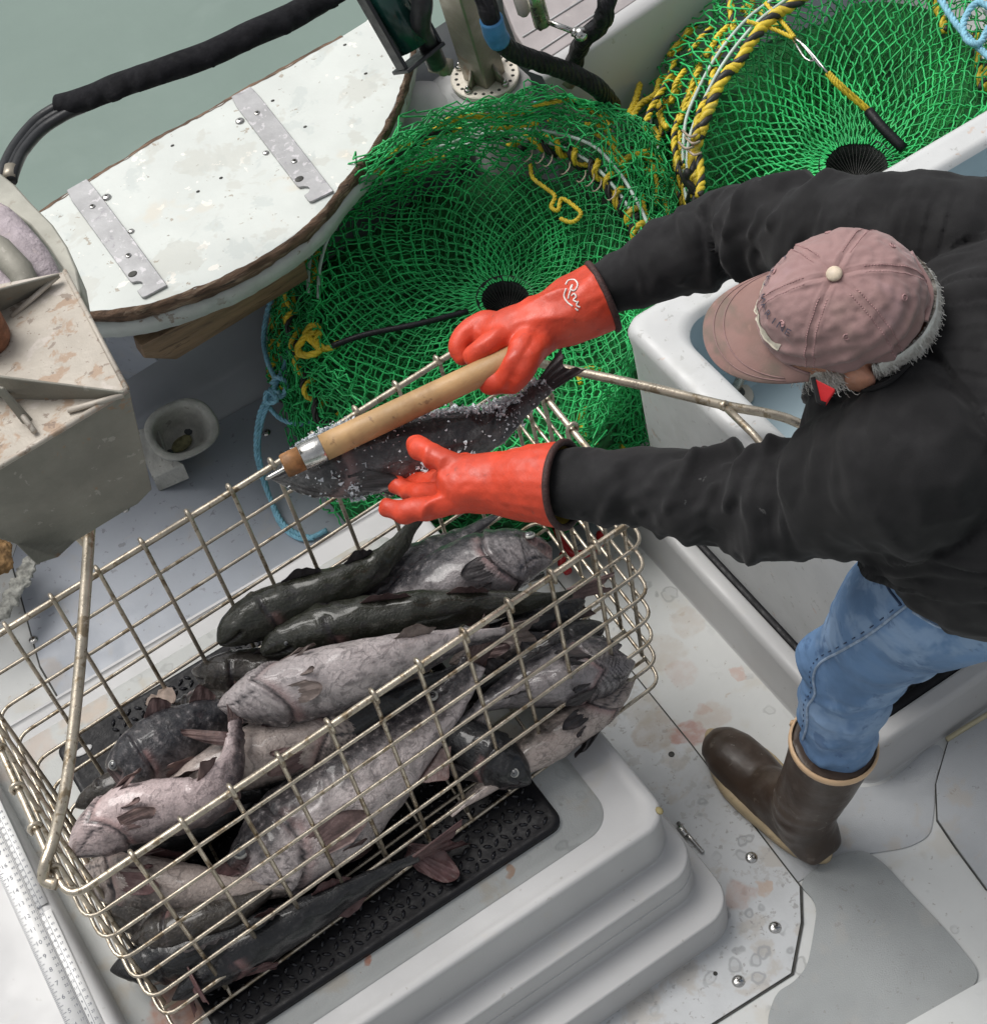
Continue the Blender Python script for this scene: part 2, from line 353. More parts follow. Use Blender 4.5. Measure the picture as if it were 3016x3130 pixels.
ribbon(inn2, [ZC+.0008, ZC-.001, ZC-.008, ZC-.018, ZC-.028, ZC-.030], [-.002, .004, .007, .006, .003, -.02], 'wooden_edge', M['rotwood'], bw, jit=.0045, sd=3)
ribbon(inn2, [ZC-.030, ZC-.034, ZC-.075, ZC-.079], [-.02, .001, -.004, -.03], 'painted_fascia', M['fascia'], bw, jit=.0025, sd=5)
out2 = spline(out, 300)
ribbon(out2, [ZC+.0005, ZC-.001, ZC-.02, ZC-.05], [-.004, .0045, .006, 0], 'outer_edge', M['rotwood'], bw, jit=.004, sd=9)
# inner wall with coved foot
wl = [(-1.2, 2.47), (.2, 2.47), (.50, 2.455), (.75, 2.47), (1.05, 2.50), (1.6, 2.56), (3.2, 2.62)]
wp = spline([(x, y, 0) for x, y in wl], 60)
b = MB(); b.loft([[(x, y+d, z) for x, y, _ in wp] for z, d in ((.004, -.005), (.006, 0), (.03, .02), (.045, .06), (.06, .075), (.2, .085), (.54, .10))], False, False, closed=False)
b.build('inner_wall', mat('bulwark_paint', (.36, .375, .41), .4, var=.06, vscale=5, bump=.1, spots=((6, .55, .15, (.46, .47, .5), .6),)), bw)
# brown board under the plank
bt = [(425, 1055), (560, 975), (760, 850), (905, 762)]; 
b = MB(); tp = [P(430, 1060, .50), P(905, 800, .50)]; dy = np.array([0, .035, 0])
A, B2 = P(430, 1060, .50), P(930, 790, .50); C = P(440, 1095, .44); D = P(540, 1100, .40); E2 = P(945, 850, .40)
fr = [A, B2, E2, D, C]; b.loft([[p for p in fr], [p+dy for p in fr]]); b.build('support_board', M['board'], bw, bevel=.003)
b = MB(); b.loft([[PV(205, 625, .45), PV(265, 615, .45), PV(275, 668, .40), PV(305, 690, .3), PV(245, 728, .2), PV(200, 690, .3)], [p+np.array([0, .08, 0]) for p in [PV(205, 625, .45), PV(265, 615, .45), PV(275, 668, .40), PV(305, 690, .3), PV(245, 728, .2), PV(200, 690, .3)]]])
b.build('frame_knee', M['bluegrey'], bw, bevel=.004)
# metal strips across the plank
def strip(p0, p1, wd, notch, lab):
    t = thing('metal_strip', (*PV(*p0, ZC)[:2], ZC), lab, 'metal strip', 'grey alloy strips across the plank')
    a = PV(*p0, ZC)[:2]; c = PV(*p1, ZC)[:2]; d = (c-a)/np.linalg.norm(c-a); n2 = np.array([-d[1], d[0]]); L = np.linalg.norm(c-a)
    def q(s, w): return tuple(a+d*s*L+n2*w*wd/2)
    pts = [q(0, .9), q(.01, -.85)]+[q(s, -1) for s in (.1, .5, .845)]
    pts += [q(.865, -.95), q(.875, -.6), q(.89, -.35), q(.91, -.35), q(.93, -.6), q(.935, -1), q(.99, -1), q(1, -.85), q(1, 1), q(.5, 1.02), q(.1, 1)]
    o = slab(pts, ZC+.001, ZC+.006, 'strip_plate', M['alloy'], t, bevel=.0012)
    for s in (.22, .68):
        b = MB(); x = q(s, 0); b.ball((x[0], x[1], ZC+.007), (.006, .006, .0015), 12); b.build('rivet', M['bolt'], t)
        b = MB(); b.ball((x[0], x[1], ZC+.009), (.0035, .0035, .001), 8); b.build('rivet_centre', M['seam'], t)
    b = MB(); x = q(.815, -.55); b.ball((x[0], x[1], ZC+.0063), (.009, .0075, .0009), 12); b.build('bolt_hole', M['seam'], t)
strip((147, 356), (298, 562), .050, 1, 'grey pitted alloy strip with notched end across the plank, nearer the stained metal chute')
strip((461, 178), (617, 380), .050, 1, 'grey pitted alloy strip with notched end across the plank, its foot beside the green net')
for i, (u, v, s, l) in enumerate([(204, 377, .95, 'large galvanised washer screw on the plank beside the top of the lower metal strip'), (251, 442, .65, 'small cross-head screw on the plank right of the lower metal strip'),
        (459, 231, .95, 'large galvanised washer screw on the plank left of the upper metal strip'), (509, 292, .65, 'small cross-head screw on the plank left of the upper metal strip')]):
    bolt(PV(u, v, ZC+.001), l, 'screws on the white plank', s=s)
for (u, v) in ((584, 242), (423, 340), (379, 366), (330, 278), (522, 192), (660, 85), (700, 140)):
    b = MB(); b.ball(PV(u, v, ZC+.0004), (.004, .0032, .0006), 8); b.build('nail_hole', M['seam'], bw)
# pedestal, far rail
rail = thing('far_rail', tuple(PV(1080, 80, .5)), 'grey planked side deck with white seams and white inner wall behind the hoses', 'side deck')
fd = [(955, -60), (962, 0), (985, 60), (1010, 100), (1035, 120), (1205, 8), (1300, -60)]
slab([PV(u, v, .55)[:2] for u, v in fd], .52, .55, 'planking', mat('side_deck_grey', (.33, .30, .30), .6, var=.12, vscale=9, bump=.3, bscale=90, spots=((20, .6, .08, (.45, .42, .4), .5),)), rail, bevel=.003)
for a, c in (((1000, 70), (1120, -5)), ((1035, 95), (1160, 12))):
    b = MB(); b.tube([PV(*a, .5515), PV(*c, .5515)], .0022, 5); b.build('white_seam', M['gel_clean'], rail)
pa = [PV(u, v, .55) for u, v in ((1012, 138), (1045, 118), (1120, 68), (1212, 6), (1330, -75))]; pb = [p+np.array([.012, -.03, 0]) for p in pa]
b = MB(); pc = [p+np.array([.02, -.045, -.55]) for p in pa]
b.loft([[p+np.array([0, 0, .003]) for p in pa], [p+np.array([0, 0, .003]) for p in pb], [p+np.array([.002, -.005, -.01]) for p in pb], pc], False, False, closed=False); b.build('inner_wall', M['gel_clean'], rail)
# ---------------------------------------------------------------- stepped hatch box, side block, mat
hb = thing('hatch_box', (.2, 1.45, 0), 'white moulded hatch box with three stepped sides, standing under the fish basket', 'hatch box')
X0, X1, Y0, Y1 = -1.0, .643, 1.034, 1.858
prof = [(0, .120, .045), (.002, .118, .0438), (.081, .113, .041), (.0835, .1115, .040), (.085, .109, .039), (.0865, .064, .0225), (.0875, .0600, .020), (.090, .0580, .0192), (.128, .0555, .0182), (.129, .0535, .0175), (.168, .051, .0165), (.1705, .0495, .0155), (.172, .047, .014),
        (.1735, .012, .005), (.1745, .0085, .004), (.178, .0065, .003), (.254, .001, .0015), (.264, .0, .0), (.2690, -.0015, -.0015), (.272, -.006, -.006), (.272, -.016, -.016), (.269, -.020, -.020), (.268, -.030, -.030), (.268, -.06, -.06)]
b = MB(); b.loft([rrect(X0-dx, X1+dx, Y0-dy, Y1+dy*.5, .055 if dy > 0 else .045, z, 7) for z, dy, dx in prof], False, True)
b.build('moulded_shell', M['gel_clean'], hb, angle=.75, wn=True)
M['lidtop'] = mat('lid_nonskid', (.49, .50, .485), .5, var=.06, vscale=8, bump=.4, bscale=380, dist=.0012, rings=.4,
    spots=((8, .54, .1, (.47, .42, .34), .6), (60, .66, .03, (.3, .25, .2), .5)), stains=[(*P(1930, 2340, .27), .03, (.50, .36, .22), .5), (*P(1560, 2660, .27), .012, (.40, .22, .12), .7), (*P(1110, 2940, .27), .010, (.40, .15, .08), .8),
    (*P(540, 3080, .27), .05, (.42, .20, .13), .8), (*P(60, 2300, .27), .07, (.5, .36, .28), .4), (*P(250, 2150, .27), .05, (.55, .38, .25), .4)])
b = MB(); lp = rrect(-.9, X1-.075, Y0+.05, Y1-.05, .05, .268, 8); b.loft([lp, [(x, y, .2695) for x, y, z in lp]], False, True); b.build('nonskid_top', M['lidtop'], hb)
b = MB(); b.ball(PV(1262, 1552, .272), (.006, .008, .003), 8); b.build('chipped_corner', mat('chip', (.32, .27, .13), .7), hb)
b = MB(); b.tube([PV(1297, 1575, .012), PV(1320, 1603, .012), PV(1345, 1632, .010)], .004, 6); b.tube([PV(1300, 1583, .02), PV(1312, 1600, .018)], .007, 8); b.build('latch_rod', M['bolt'], hb)
sb = thing('side_block', (-.4, 1.3, .27), 'white raised moulding carrying a long ruler, left of the fish basket', 'moulding')
b = MB(); pr = [(.20, .0), (.322, .0), (.337, -.003), (.347, -.010), (.35, -.02), (.351, -.05)]
b.loft([rrect(-1.1, -.232+d, .5, 1.90+d, .03, z, 5) for z, d in pr], False, True); b.build('moulded_top', M['gel_clean'], sb, angle=.75, wn=True)
# ruler
rl = thing('ruler', (-.25, 1.45, .352), 'long white measuring ruler with small grey numbers stuck along the white moulding', 'ruler')
pa, pb = P(-30, 2385, .352), P(330, 3160, .352)   # right edge
d = nrm((pb-pa)*[1, 1, 0]); nn = np.array([-d[1], d[0], 0]);
if nn[0] > 0: nn = -nn
Lr = np.linalg.norm(pb-pa)
def rq(s, w_, z=0): return pa+d*s+nn*w_+np.array([0, 0, z])
b = MB()
for s0, s1, w0, w1 in ((0, Lr, .018, .050), (0, Lr*.51, -.001, .0172), (Lr*.535, Lr, -.001, .0172)):
    q = [rq(s0, w0), rq(s1, w0), rq(s1, w1), rq(s0, w1)]; b.loft([q, [p+[0, 0, .001] for p in q]])
b.build('ruler_strip', mat('ruler_white', (.80, .80, .79), .35, var=.02, bump=.03), rl)
ink = mat('ruler_ink', (.16, .17, .2), .6, bump=0)
b = MB(); s = .004; k = 0
def dash(s_, w0, w1, wd=.0005):
    q = [rq(s_-wd, w0, .0014), rq(s_+wd, w0, .0014), rq(s_+wd, w1, .0014), rq(s_-wd, w1, .0014)]; b.add(q, [(0, 1, 2, 3)])
while s < Lr:
    dash(s, .050, .050-(.009 if k % 4 == 0 else .006 if k % 2 == 0 else .0038)); s += .0032; k += 1
for w0 in (.0195, .0105):
    q = [rq(0, w0, .0014), rq(Lr, w0, .0014), rq(Lr, w0+.0006, .0014), rq(0, w0+.0006, .0014)]; b.add(q, [(0, 1, 2, 3)])
b.build('tick_marks', ink, rl)
b = MB(); ang = math.atan2(-nn[1], -nn[0])
def put(txt, s_, w_, size):
    v, f = text_mesh(txt, size, 0)
    if len(v) == 0: return
    # digits read along the short side of the ruler, tops towards the far end
    o = rq(s_, w_, .0015); b.add(np.array([o+(-nn)*x*-1*-1+(-d)*y for x, y, z in v]), f)
nI = int(Lr/.0254)
for i in range(1, nI+1):
    put(str(22-i if 22-i > 0 else 1), i*.0254+.008, .036, .011)
for i in range(int(Lr/.0127)):
    put(str(max(1, 53-i)), i*.0127+.006, .0245, .0068); put(str(max(1, 63-i)), i*.0127+.003, .0055 if i*.0127 < Lr*.5 or i*.0127 > Lr*.54 else .0145, .0062)
    put(str(max(1, 43-i)), i*.0127+.006, .0145, .0062)
b.build('ruler_numbers', ink, rl)
# mat
mt = thing('rubber_mat', (.15, 1.4, .27), 'thick black rubber mat with raised tread pattern lying under the fish basket', 'mat')
mzt = .284
c1 = PV(1083, 1572, mzt)[:2]; c1b = PV(1030, 1480, mzt)[:2]; c0 = P(563, 3124, mzt)[:2]; c3 = PV(122, 1420, mzt)[:2]; c2 = PV(440, 1240, mzt)[:2]
mx0, mx1, my0, my1 = -.122, c1[0]-.004, c1[1]+.002, 1.757
b = MB(); 
for zz, dd in ():
    pass
b.loft([rrect(mx0-d_, mx1+d_, my0-d_, my1+d_, .022, z, 5) for z, d_ in ((.2705, 0), (.2715, .002), (mzt-.004, .002), (mzt-.001, -.001), (mzt, -.006), (mzt-.0015, -.010))], True, True); b.build('mat_sheet', M['rubber'], mt, angle=.6)
b = MB(); sp = .0165; r_ = random.Random(3)
for i in range(int((mx1-mx0)/sp)-1):
    for j in range(int((my1-my0)/sp)-1):
        x = mx0+.018+i*sp; y = my0+.018+j*sp
        if x < mx0+.10 and y > my0+.34: continue
        a = math.radians(45 if (i+j) % 2 else -45)+r_.uniform(-.25, .25); R = [[math.cos(a), -math.sin(a), 0], [math.sin(a), math.cos(a), 0], [0, 0, 1]]
        b.ball((x+r_.uniform(-.002, .002), y+r_.uniform(-.002, .002), mzt-.001), (.0088, .0034, .0032), 6, R)
bs_ = MB(); bs_.ball(PV(160, 1437, mzt), (.017, .008, .0012), 14); bs_.build('handle_slot', M['gel_clean'], mt)
b.build('tread_bars', mat('tread_rubber', (.009, .009, .012), .22, var=.3, vscale=50, bump=.3, bscale=200, spec=.5), mt)
# ---------------------------------------------------------------- white fish bin and kerb
BZ = .58
kb = thing('bin_kerb', (1.5, 1.4, 0), 'low white moulded kerb edging the insulated bin at the worker\'s boot', 'kerb')
KX, KY, KY1 = 1.005, .985, 1.80
prof = [(.0, 0), (.006, .004), (.095, .010), (.108, .014), (.113, .022), (.113, .040), (.108, .046), (.06, .046)]
b = MB(); b.loft([rrect(KX+d_, 3.0, KY+d_, KY1-d_, .05, z, 8) for z, d_ in prof], False, False); b.build('moulded_kerb', M['gel_clean'], kb, angle=.75, wn=True)
b = MB(); b.loft([rrect(KX+d_, 3.0, KY+d_, KY1-d_, .035, z, 8) for z, d_ in ((.08, .044), (.104, .046), (.109, .056), (.104, .068), (.08, .070))], False, False); b.build('rubber_gasket', M['rubber'], kb)
bn = thing('fish_bin', (1.5, 1.4, .1), 'large white insulated fish bin with rounded rim and pale blue inside, under the worker\'s chest', 'bin')
BX, BY, BY1 = 1.045, 1.05, 1.705
prof = [(.06, .025), (.12, .020), (BZ-.05, .002), (BZ-.02, -.002), (BZ-.006, .002), (BZ, .010), (BZ+.001, .022), (BZ, .052), (BZ-.005, .062), (BZ-.015, .068)]
b = MB(); b.loft([rrect(BX+d_, 2.6-d_*.5, BY+d_, BY1-d_, .035+(.02 if d_ > .04 else 0), z, 8) for z, d_ in prof], False, False)
b.build('bin_wall', mat('bin_white', (.57, .58, .58), .48, var=.05, vscale=6, bump=.12, bscale=90, spots=((60, .63, .03, (.3, .3, .28), .5), (9, .55, .12, (.52, .53, .52), .6), (30, .66, .04, (.55, .38, .28), .5))), bn, angle=.8, wn=True)
b = MB(); b.loft([rrect(BX+d_, 2.6-d_*.5, BY+d_, BY1-d_, .055, z, 8) for z, d_ in ((BZ-.015, .068), (BZ-.03, .071), (.34, .082), (.33, .090), (.328, .12))], False, True)
b.build('bin_liner', mat('bin_liner', (.33, .42, .46), .4, var=.05, vscale=5, bump=.1, bscale=70, spots=((70, .66, .03, (.2, .24, .26), .6),)), bn, angle=.6)
def fitting(u, v):
    b = MB(); p = PV(u, v, .335); b.ball(p, (.026, .034, .006), 16); b.build('drain_flange', mat('flange', (.42, .38, .32), .5, var=.2, spots=((25, .55, .1, (.25, .14, .08), .6),)), bn)
    b = MB(); b.ball(p+[0, 0, .005], (.012, .016, .004), 12); b.build('drain_hole', M['seam'], bn)
fitting(1412, 752); fitting(1878, 322)
b = MB(); b.tube(spline([PV(1405, 745, .34), PV(1420, 712, .37), PV(1445, 675, .40), PV(1500, 620, .42)], 20), .0115, 12); b.build('steel_tube', M['steel'], bn)
# ---------------------------------------------------------------- basket
bk = thing('wire_basket', (.3, 1.45, .285), 'open steel wire basket full of fish standing on the black rubber mat', 'basket')
RZ, FZ = .66, .292
NL, NR_, FR = P(209, 2753, RZ), P(1962, 1572, RZ), P(1500, 1005, RZ); FL = NL+(FR-NR_)
bNL, bNR = P(541, 3169, FZ), P(2023, 2080, FZ); bw_ = .40; ey = nrm(FR-NR_); bFR = bNR+ey*bw_; bFL = bNL+ey*bw_
print('basket', NL, NR_, FR, FL, bNL, bNR)
def quadring(t, r=.032, seg=5, bulge=0.):
    c = [NL*(1-t)+bNL*t, NR_*(1-t)+bNR*t, FR*(1-t)+bFR*t, FL*(1-t)+bFL*t]; out = []
    for i in range(4):
        p, a, c2 = c[i], c[i-1], c[(i+1) % 4]; d1, d2 = nrm(a-p), nrm(c2-p)
        s0, s1 = p+d1*r, p+d2*r
        for k in range(seg+1):
            u = k/seg; out.append(s0*(1-u)**2+p*2*u*(1-u)+s1*u*u)
        for k in range(1, 8):
            u = k/8; q = s1*(1-u)+(c2-d2*0+nrm(p-c2)*r)*u
            out.append(q+np.array([0, 0, -.004])*math.sin(math.pi*u)*(1 if t == 0 else .6))
    return out
def closed_tube(b, pts, r, sides=8):
    pts = [V3(p) for p in pts]; n = len(pts); loops = []
    for i in range(n):
        T = nrm(pts[(i+1) % n]-pts[i-1]); u = nrm(np.array([0, 0, 1.])-T*T[2]); w_ = np.cross(T, u)
        a = np.linspace(0, 2*np.pi, sides, endpoint=False); loops.append(pts[i]+r*(np.outer(np.cos(a), u)+np.outer(np.sin(a), w_)))
    loops.append(loops[0]); b.loft(loops, False, False)
b = MB(); closed_tube(b, quadring(0), .0056, 10); b.build('rim', M['basket'], bk)
b = MB()
TL = [0, .15, .295, .44, .585, .725, .865, 1.0]
for t in TL[1:]: closed_tube(b, quadring(t, .028), .0032, 7)
b.build('horizontal_wires', M['basket'], bk)
def corner(t): return [NL*(1-t)+bNL*t, NR_*(1-t)+bNR*t, FR*(1-t)+bFR*t, FL*(1-t)+bFL*t]
def wirepath(side, s):
    """upright wire at distance s along a side, from rim clamp down to floor"""
    i, j = side; pts = []; A_, B_ = corner(0)[i], corner(0)[j]; fr_ = s/np.linalg.norm(B_-A_)
    out_ = nrm(np.cross(B_-A_, [0, 0, 1])) 
    cen = (NL+FR)/2
    if np.dot(out_, A_-cen) < 0: out_ = -out_
    p0 = A_*(1-fr_)+B_*fr_
    pts += [p0+out_*.0085+[0, 0, -.010], p0+out_*.009+[0, 0, .001], p0+out_*.0055+[0, 0, .0085], p0+[0, 0, .0105], p0-out_*.0065+[0, 0, .006], p0-out_*.0085+[0, 0, -.004]]
    for t in (.08, .3, .6, .96):
        c = corner(t); p = c[i]*(1-fr_)+c[j]*fr_; pts.append(p-out_*.0065)
    return pts, fr_
b = MB(); bf = MB(); offs = [.042+.0803*k for k in range(13)]
L1 = np.linalg.norm(NR_-NL)
xs0 = [x for x in (-.16, -.08, 0, .08, .16, .244, .321, .4, .481, .562, .641, .723)]
for i, j in ((0, 1), (3, 2)):
    for x in xs0:
        A_, B_ = corner(0)[i], corner(0)[j]; s_ = (x*1.0-.006-NL[0])/(NR_[0]-NL[0])*L1 if i == 0 else (x+.0-FL[0])/(FR[0]-FL[0])*L1
        if s_ < .03 or s_ > L1-.03: continue
        pts, fr_ = wirepath((i, j), s_); b.tube(pts, .0036, 7)
        if i == 0:
            c = corner(1); f0 = c[0]*(1-fr_)+c[1]*fr_; f1 = c[3]*(1-fr_)+c[2]*fr_; bf.tube([f0, f1], .003, 6)
Ls = np.linalg.norm(FR-NR_)
for i, j in ((0, 3), (1, 2)):
    k = .055
    while k < Ls-.03:
        pts, fr_ = wirepath((i, j), k); b.tube(pts, .0036, 7)
        if i == 0: c = corner(1); bf.tube([c[0]*(1-fr_)+c[3]*fr_+[0, 0, .006], c[1]*(1-fr_)+c[2]*fr_+[0, 0, .006]], .003, 6)
        k += .0745
b.build('upright_wires', M['basket'], bk); bf.build('floor_wires', M['basket'], bk)
# bails
hl = P(140, 2688, RZ); hz = .86
b = MB()
b.tube(spline([P(175, 2705, RZ-.0), P(135, 2690, RZ+.004), P(138, 2640, RZ+.02), P(165, 2560, .685), P(205, 2380, .72), P(240, 2080, .77), P(262, 1800, .82), P(275, 1600, hz)], 40), .0085, 12)
top = P(275, 1600, hz); b.tube([top, top+[-.02, .10, .02], top+[-.05, .3, -.02]], .0085, 10)
b.tube([P(262, 1665, .845), P(225, 1625, .85), P(190, 1560, .86)], .006, 8)
b.build('handle', M['basket'], bk)
b = MB(); HA = spline([P(1590, 1080, RZ+.0), P(1640, 1105, RZ+.02), P(1700, 1122, .655), P(1950, 1175, .645), P(2210, 1238, .632), P(2340, 1262, .625), P(2420, 1285, .618), P(2480, 1325, .605), P(2560, 1450, .605), P(2540, 1560, .62)], 50)
b.tube(HA, .0078, 12); b.tube([P(2213, 1240, .634), P(2300, 1325, .63), P(2500, 1560, .62)], .0062, 10); b.ball(P(2213, 1240, .634), .0095, 10)
b.build('handle', M['basket'], bk)
# ---------------------------------------------------------------- green crab pots
def two_tone(name, a, **k): return mat(name, a, .55, var=.25, vscale=25, bump=.4, bscale=300, dist=.001, **k)
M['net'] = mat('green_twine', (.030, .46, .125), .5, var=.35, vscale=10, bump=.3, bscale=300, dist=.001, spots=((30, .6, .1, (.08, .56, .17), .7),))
M['net_shaded'] = mat('green_twine_inner', (.018, .32, .065), .6, var=.35, vscale=10, bump=0)  # darker copy of the twine; shade among inner layers is painted in
M['net_core'] = mat('net_core_shade', (.010, .13, .03), .8, var=.6, vscale=30, bump=.8, bscale=60, dist=.01)  # backing for folded netting, shade between the layers put into its dark green
M['yel'] = two_tone('yellow_rope', (.62, .46, .03), spots=((16, .6, .1, (.4, .38, .12), .5),)); M['blk'] = two_tone('black_rope', (.02, .02, .018))
M['greyring'] = mat('grey_pot_ring', (.46, .55, .50), .5, var=.15, vscale=20)
M['tie'] = mat('pale_zip_tie', (.46, .37, .29), .5)
def strand_rope(b, pts, r, mis=(0, 0, 1), n=None, pitch=None):
    pts = V3(pts); L = np.linalg.norm(np.diff(pts, axis=0), axis=1).sum(); pitch = pitch or r*7
    n = n or max(12, int(L/(r*.9))); p = spline(pts, n); T = np.gradient(p, axis=0); T /= np.linalg.norm(T, axis=1, keepdims=True)
    u = np.cross(T, [.3, .2, 1]); u /= np.linalg.norm(u, axis=1, keepdims=True); w_ = np.cross(T, u)
    for k, mi in enumerate(mis):
        a = np.linspace(0, L/pitch*2*np.pi, n)+k*2*np.pi/len(mis)
        q = p+r*.55*(np.cos(a)[:, None]*u+np.sin(a)[:, None]*w_); b.tube(q, r*.62, 6, mi=mi)
    return p
def ring12(c, n):
    """closed smooth curve through 12 (u,v,z) view points -> (n,3) world"""
    p = np.array([PV(*q) for q in c]); m = len(p); out = []
    for t in np.arange(n)/n*m:
        i = int(t); f = t-i; a, b_, c_, d = p[(i-1) % m], p[i % m], p[(i+1) % m], p[(i+2) % m]
        out.append(.5*((2*b_)+(-a+c_)*f+(2*a-5*b_+4*c_-d)*f*f+(-a+3*b_-3*c_+d)*f**3))
    return np.array(out)
class Pot:
    def __init__(s, hole, r1, r2, nv, sag, bulge):
        s.nv = nv; s.H, s.A, s.B = ring12(hole, nv*2), ring12(r1, nv*2), ring12(r2, nv*2); s.sag, s.bul = sag, bulge
    def at(s, u, j2, dz=0, shrink=0, seed=0, amp=.006):
        """u 0..1 hole->ring, 1..2 ring->outer skirt; j2 index in half steps"""
        j2 = int(j2) % (2*s.nv); h, a, b_ = s.H[j2], s.A[j2], s.B[j2]
        if u <= 1:
            p = h*(1-u)+a*u; p = p+np.array([0, 0, -s.sag*math.sin(math.pi*u)*.9])
        else:
            t = u-1; p = a*(1-t)+b_*t; d = (b_-a)*[1, 1, 0]; p = p+s.bul*math.sin(math.pi*t)*(nrm(d)*.8+np.array([0, 0, .9]))
        q = p+np.array([0, 0, dz]); nz = amp*np.array([fb(p, 9, seed), fb(p, 9, seed+7), 1.2*fb(p, 9, seed+13)])+amp*.7*np.array([fb(p, 26, seed+3), fb(p, 26, seed+9), fb(p, 26, seed+17)])
        edge = min(1, u*3); q = q+nz*edge
        if shrink: q = q+(h*[1, 1, 0]+np.array([0, 0, q[2]])-q)*shrink
        if q[0] > 1.0 and q[1] < 1.735: q[1] = 1.735
        q[2] = max(q[2], .016+.01*abs(fb(p, 40, seed)))
        return q
    def net(s, us, name, m, parent, dz=0, shrink=0, seed=0, r=.0019, amp=.013, wav=.075, skip=None, phase=0):
        nu = len(us); G = np.array([[s.at(us[i], 2*j+(i % 2)+phase, dz, shrink, seed, amp) for j in range(s.nv)] for i in range(nu)])
        G += rng.normal(size=G.shape)*.0007
        E = []
        for i in range(nu-1):
            for j in range(s.nv):
                k = j+1 if i % 2 else j-1
                for jj in (j, k):
                    a, c = G[i, j], G[i+1, jj % s.nv]
                    if skip and skip((a+c)/2): continue
                    L = np.linalg.norm(c-a)
                    if L > .09: continue
                    m1 = rng.normal(size=3)*L*wav; E.append([a, a*.67+c*.33+m1, a*.33+c*.67-m1*.8, c])
        b = MB(); b.edges(np.array(E), r, 3); return b.build(name, m, parent)
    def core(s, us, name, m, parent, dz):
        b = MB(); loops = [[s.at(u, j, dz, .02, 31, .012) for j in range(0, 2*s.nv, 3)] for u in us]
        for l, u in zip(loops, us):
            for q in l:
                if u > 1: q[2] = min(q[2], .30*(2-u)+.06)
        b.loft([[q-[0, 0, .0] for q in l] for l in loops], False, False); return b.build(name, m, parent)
def hole(c, ru, rv, z): return [(c[0]+ru*math.cos(a), c[1]+rv*math.sin(a), z) for a in np.linspace(0, 2*math.pi, 12, endpoint=False)]
A = Pot(hole((968, 572), 46, 35, .31),
    [(1235, 560, .40), (1200, 700, .38), (1110, 850, .34), (950, 930, .30), (780, 880, .30), (660, 740, .34), (612, 580, .38), (650, 440, .40), (790, 325, .42), (960, 275, .43), (1130, 320, .43), (1215, 440, .42)],
    [(1300, 560, .26), (1240, 760, .13), (1215, 930, .05), (940, 1060, .03), (640, 990, .03), (535, 800, .04), (528, 640, .10), (565, 470, .22), (685, 325, .615), (880, 198, .62), (1140, 205, .50), (1285, 312, .36)], 54, .03, .035)
pa_ = thing('crab_pot', A.H.mean(0)*[1, 1, 0], 'green netted pot with yellow and black lacing between the basket and the white plank', 'crab pot')
U1 = list(np.linspace(0, 1, 19)**.85); U2 = list(np.linspace(1, 2, 12))[1:]
A.net(U1+U2, 'outer_netting', M['net'], pa_)
A.net(list(np.linspace(0.05, 1, 19))+list(np.linspace(1, 1.95, 12))[1:], 'middle_netting', M['net'], pa_, dz=-.022, shrink=.03, seed=50, amp=.010, phase=1)
A.net(list(np.linspace(0.3, 1, 13))+list(np.linspace(1, 1.9, 10))[1:], 'inner_netting', M['net'], pa_, dz=-.040, shrink=.06, seed=90, amp=.012)
A.net(list(np.linspace(1.02, 1.9, 12)), 'loose_fold', M['net'], pa_, dz=.012, shrink=-.01, seed=120, amp=.022, wav=.15, phase=1)
A.net(list(np.linspace(1.0, 1.8, 11)), 'loose_fold', M['net'], pa_, dz=.030, shrink=.01, seed=150, amp=.028, wav=.15)
A.core([.12, .4, .7, 1, 1.15, 1.4, 1.65, 1.85], 'net_shade_backing', M['net_core'], pa_, -.075)
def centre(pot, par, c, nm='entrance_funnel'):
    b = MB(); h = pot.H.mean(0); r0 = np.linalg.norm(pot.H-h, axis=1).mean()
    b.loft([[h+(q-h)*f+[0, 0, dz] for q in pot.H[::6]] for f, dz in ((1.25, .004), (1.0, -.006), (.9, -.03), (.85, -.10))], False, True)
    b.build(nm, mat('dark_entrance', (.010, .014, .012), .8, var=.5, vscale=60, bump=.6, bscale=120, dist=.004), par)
    E = []
    for i in range(0, len(pot.H), 3):
        q = pot.H[i]; E.append([q+[0, 0, -.004], h*.35+q*.65+[0, 0, -.02], h*.6+q*.4+[0, 0, -.03], h+[0, 0, -.035]+rng.normal(size=3)*.004])
    b = MB(); b.edges(np.array(E), .0008, 3); b.build('entrance_mesh', M['blk'], par)
centre(A, pa_, None)
def along(pot, js, u=1., lift=.006, jit=.0, seed=0): return [pot.at(u+jit*fb((j, seed, 0), .3), j, lift, 0, 0) for j in js]
n2 = A.nv*2
b = MB()
for k, u_ in enumerate((1.0, 1.12)): b.tube(spline([A.at(u_, j, .016+.003*k) for j in range(int(n2*.50), int(n2*1.02), 4)], 90), .0036, 8)
b.build('grey_ring', M['greyring'], pa_)
b = MB()
def wrap(pot, j0, j1, u, r, turns, lift=.004, wr=.011, mis=(0, 0, 0)):
    js = np.linspace(j0, j1, turns*10); p = np.array([pot.at(u, j, lift) for j in js]); p = spline(p[::5], len(js))
    T = np.gradient(p, axis=0); T /= np.linalg.norm(T, axis=1, keepdims=True); uu = np.cross(T, [0, 0, 1.]); uu /= np.linalg.norm(uu, axis=1, keepdims=True); ww = np.cross(T, uu)
    a = np.linspace(0, turns*2*np.pi, len(js)); return p+wr*(np.cos(a)[:, None]*uu+np.sin(a)[:, None]*ww)
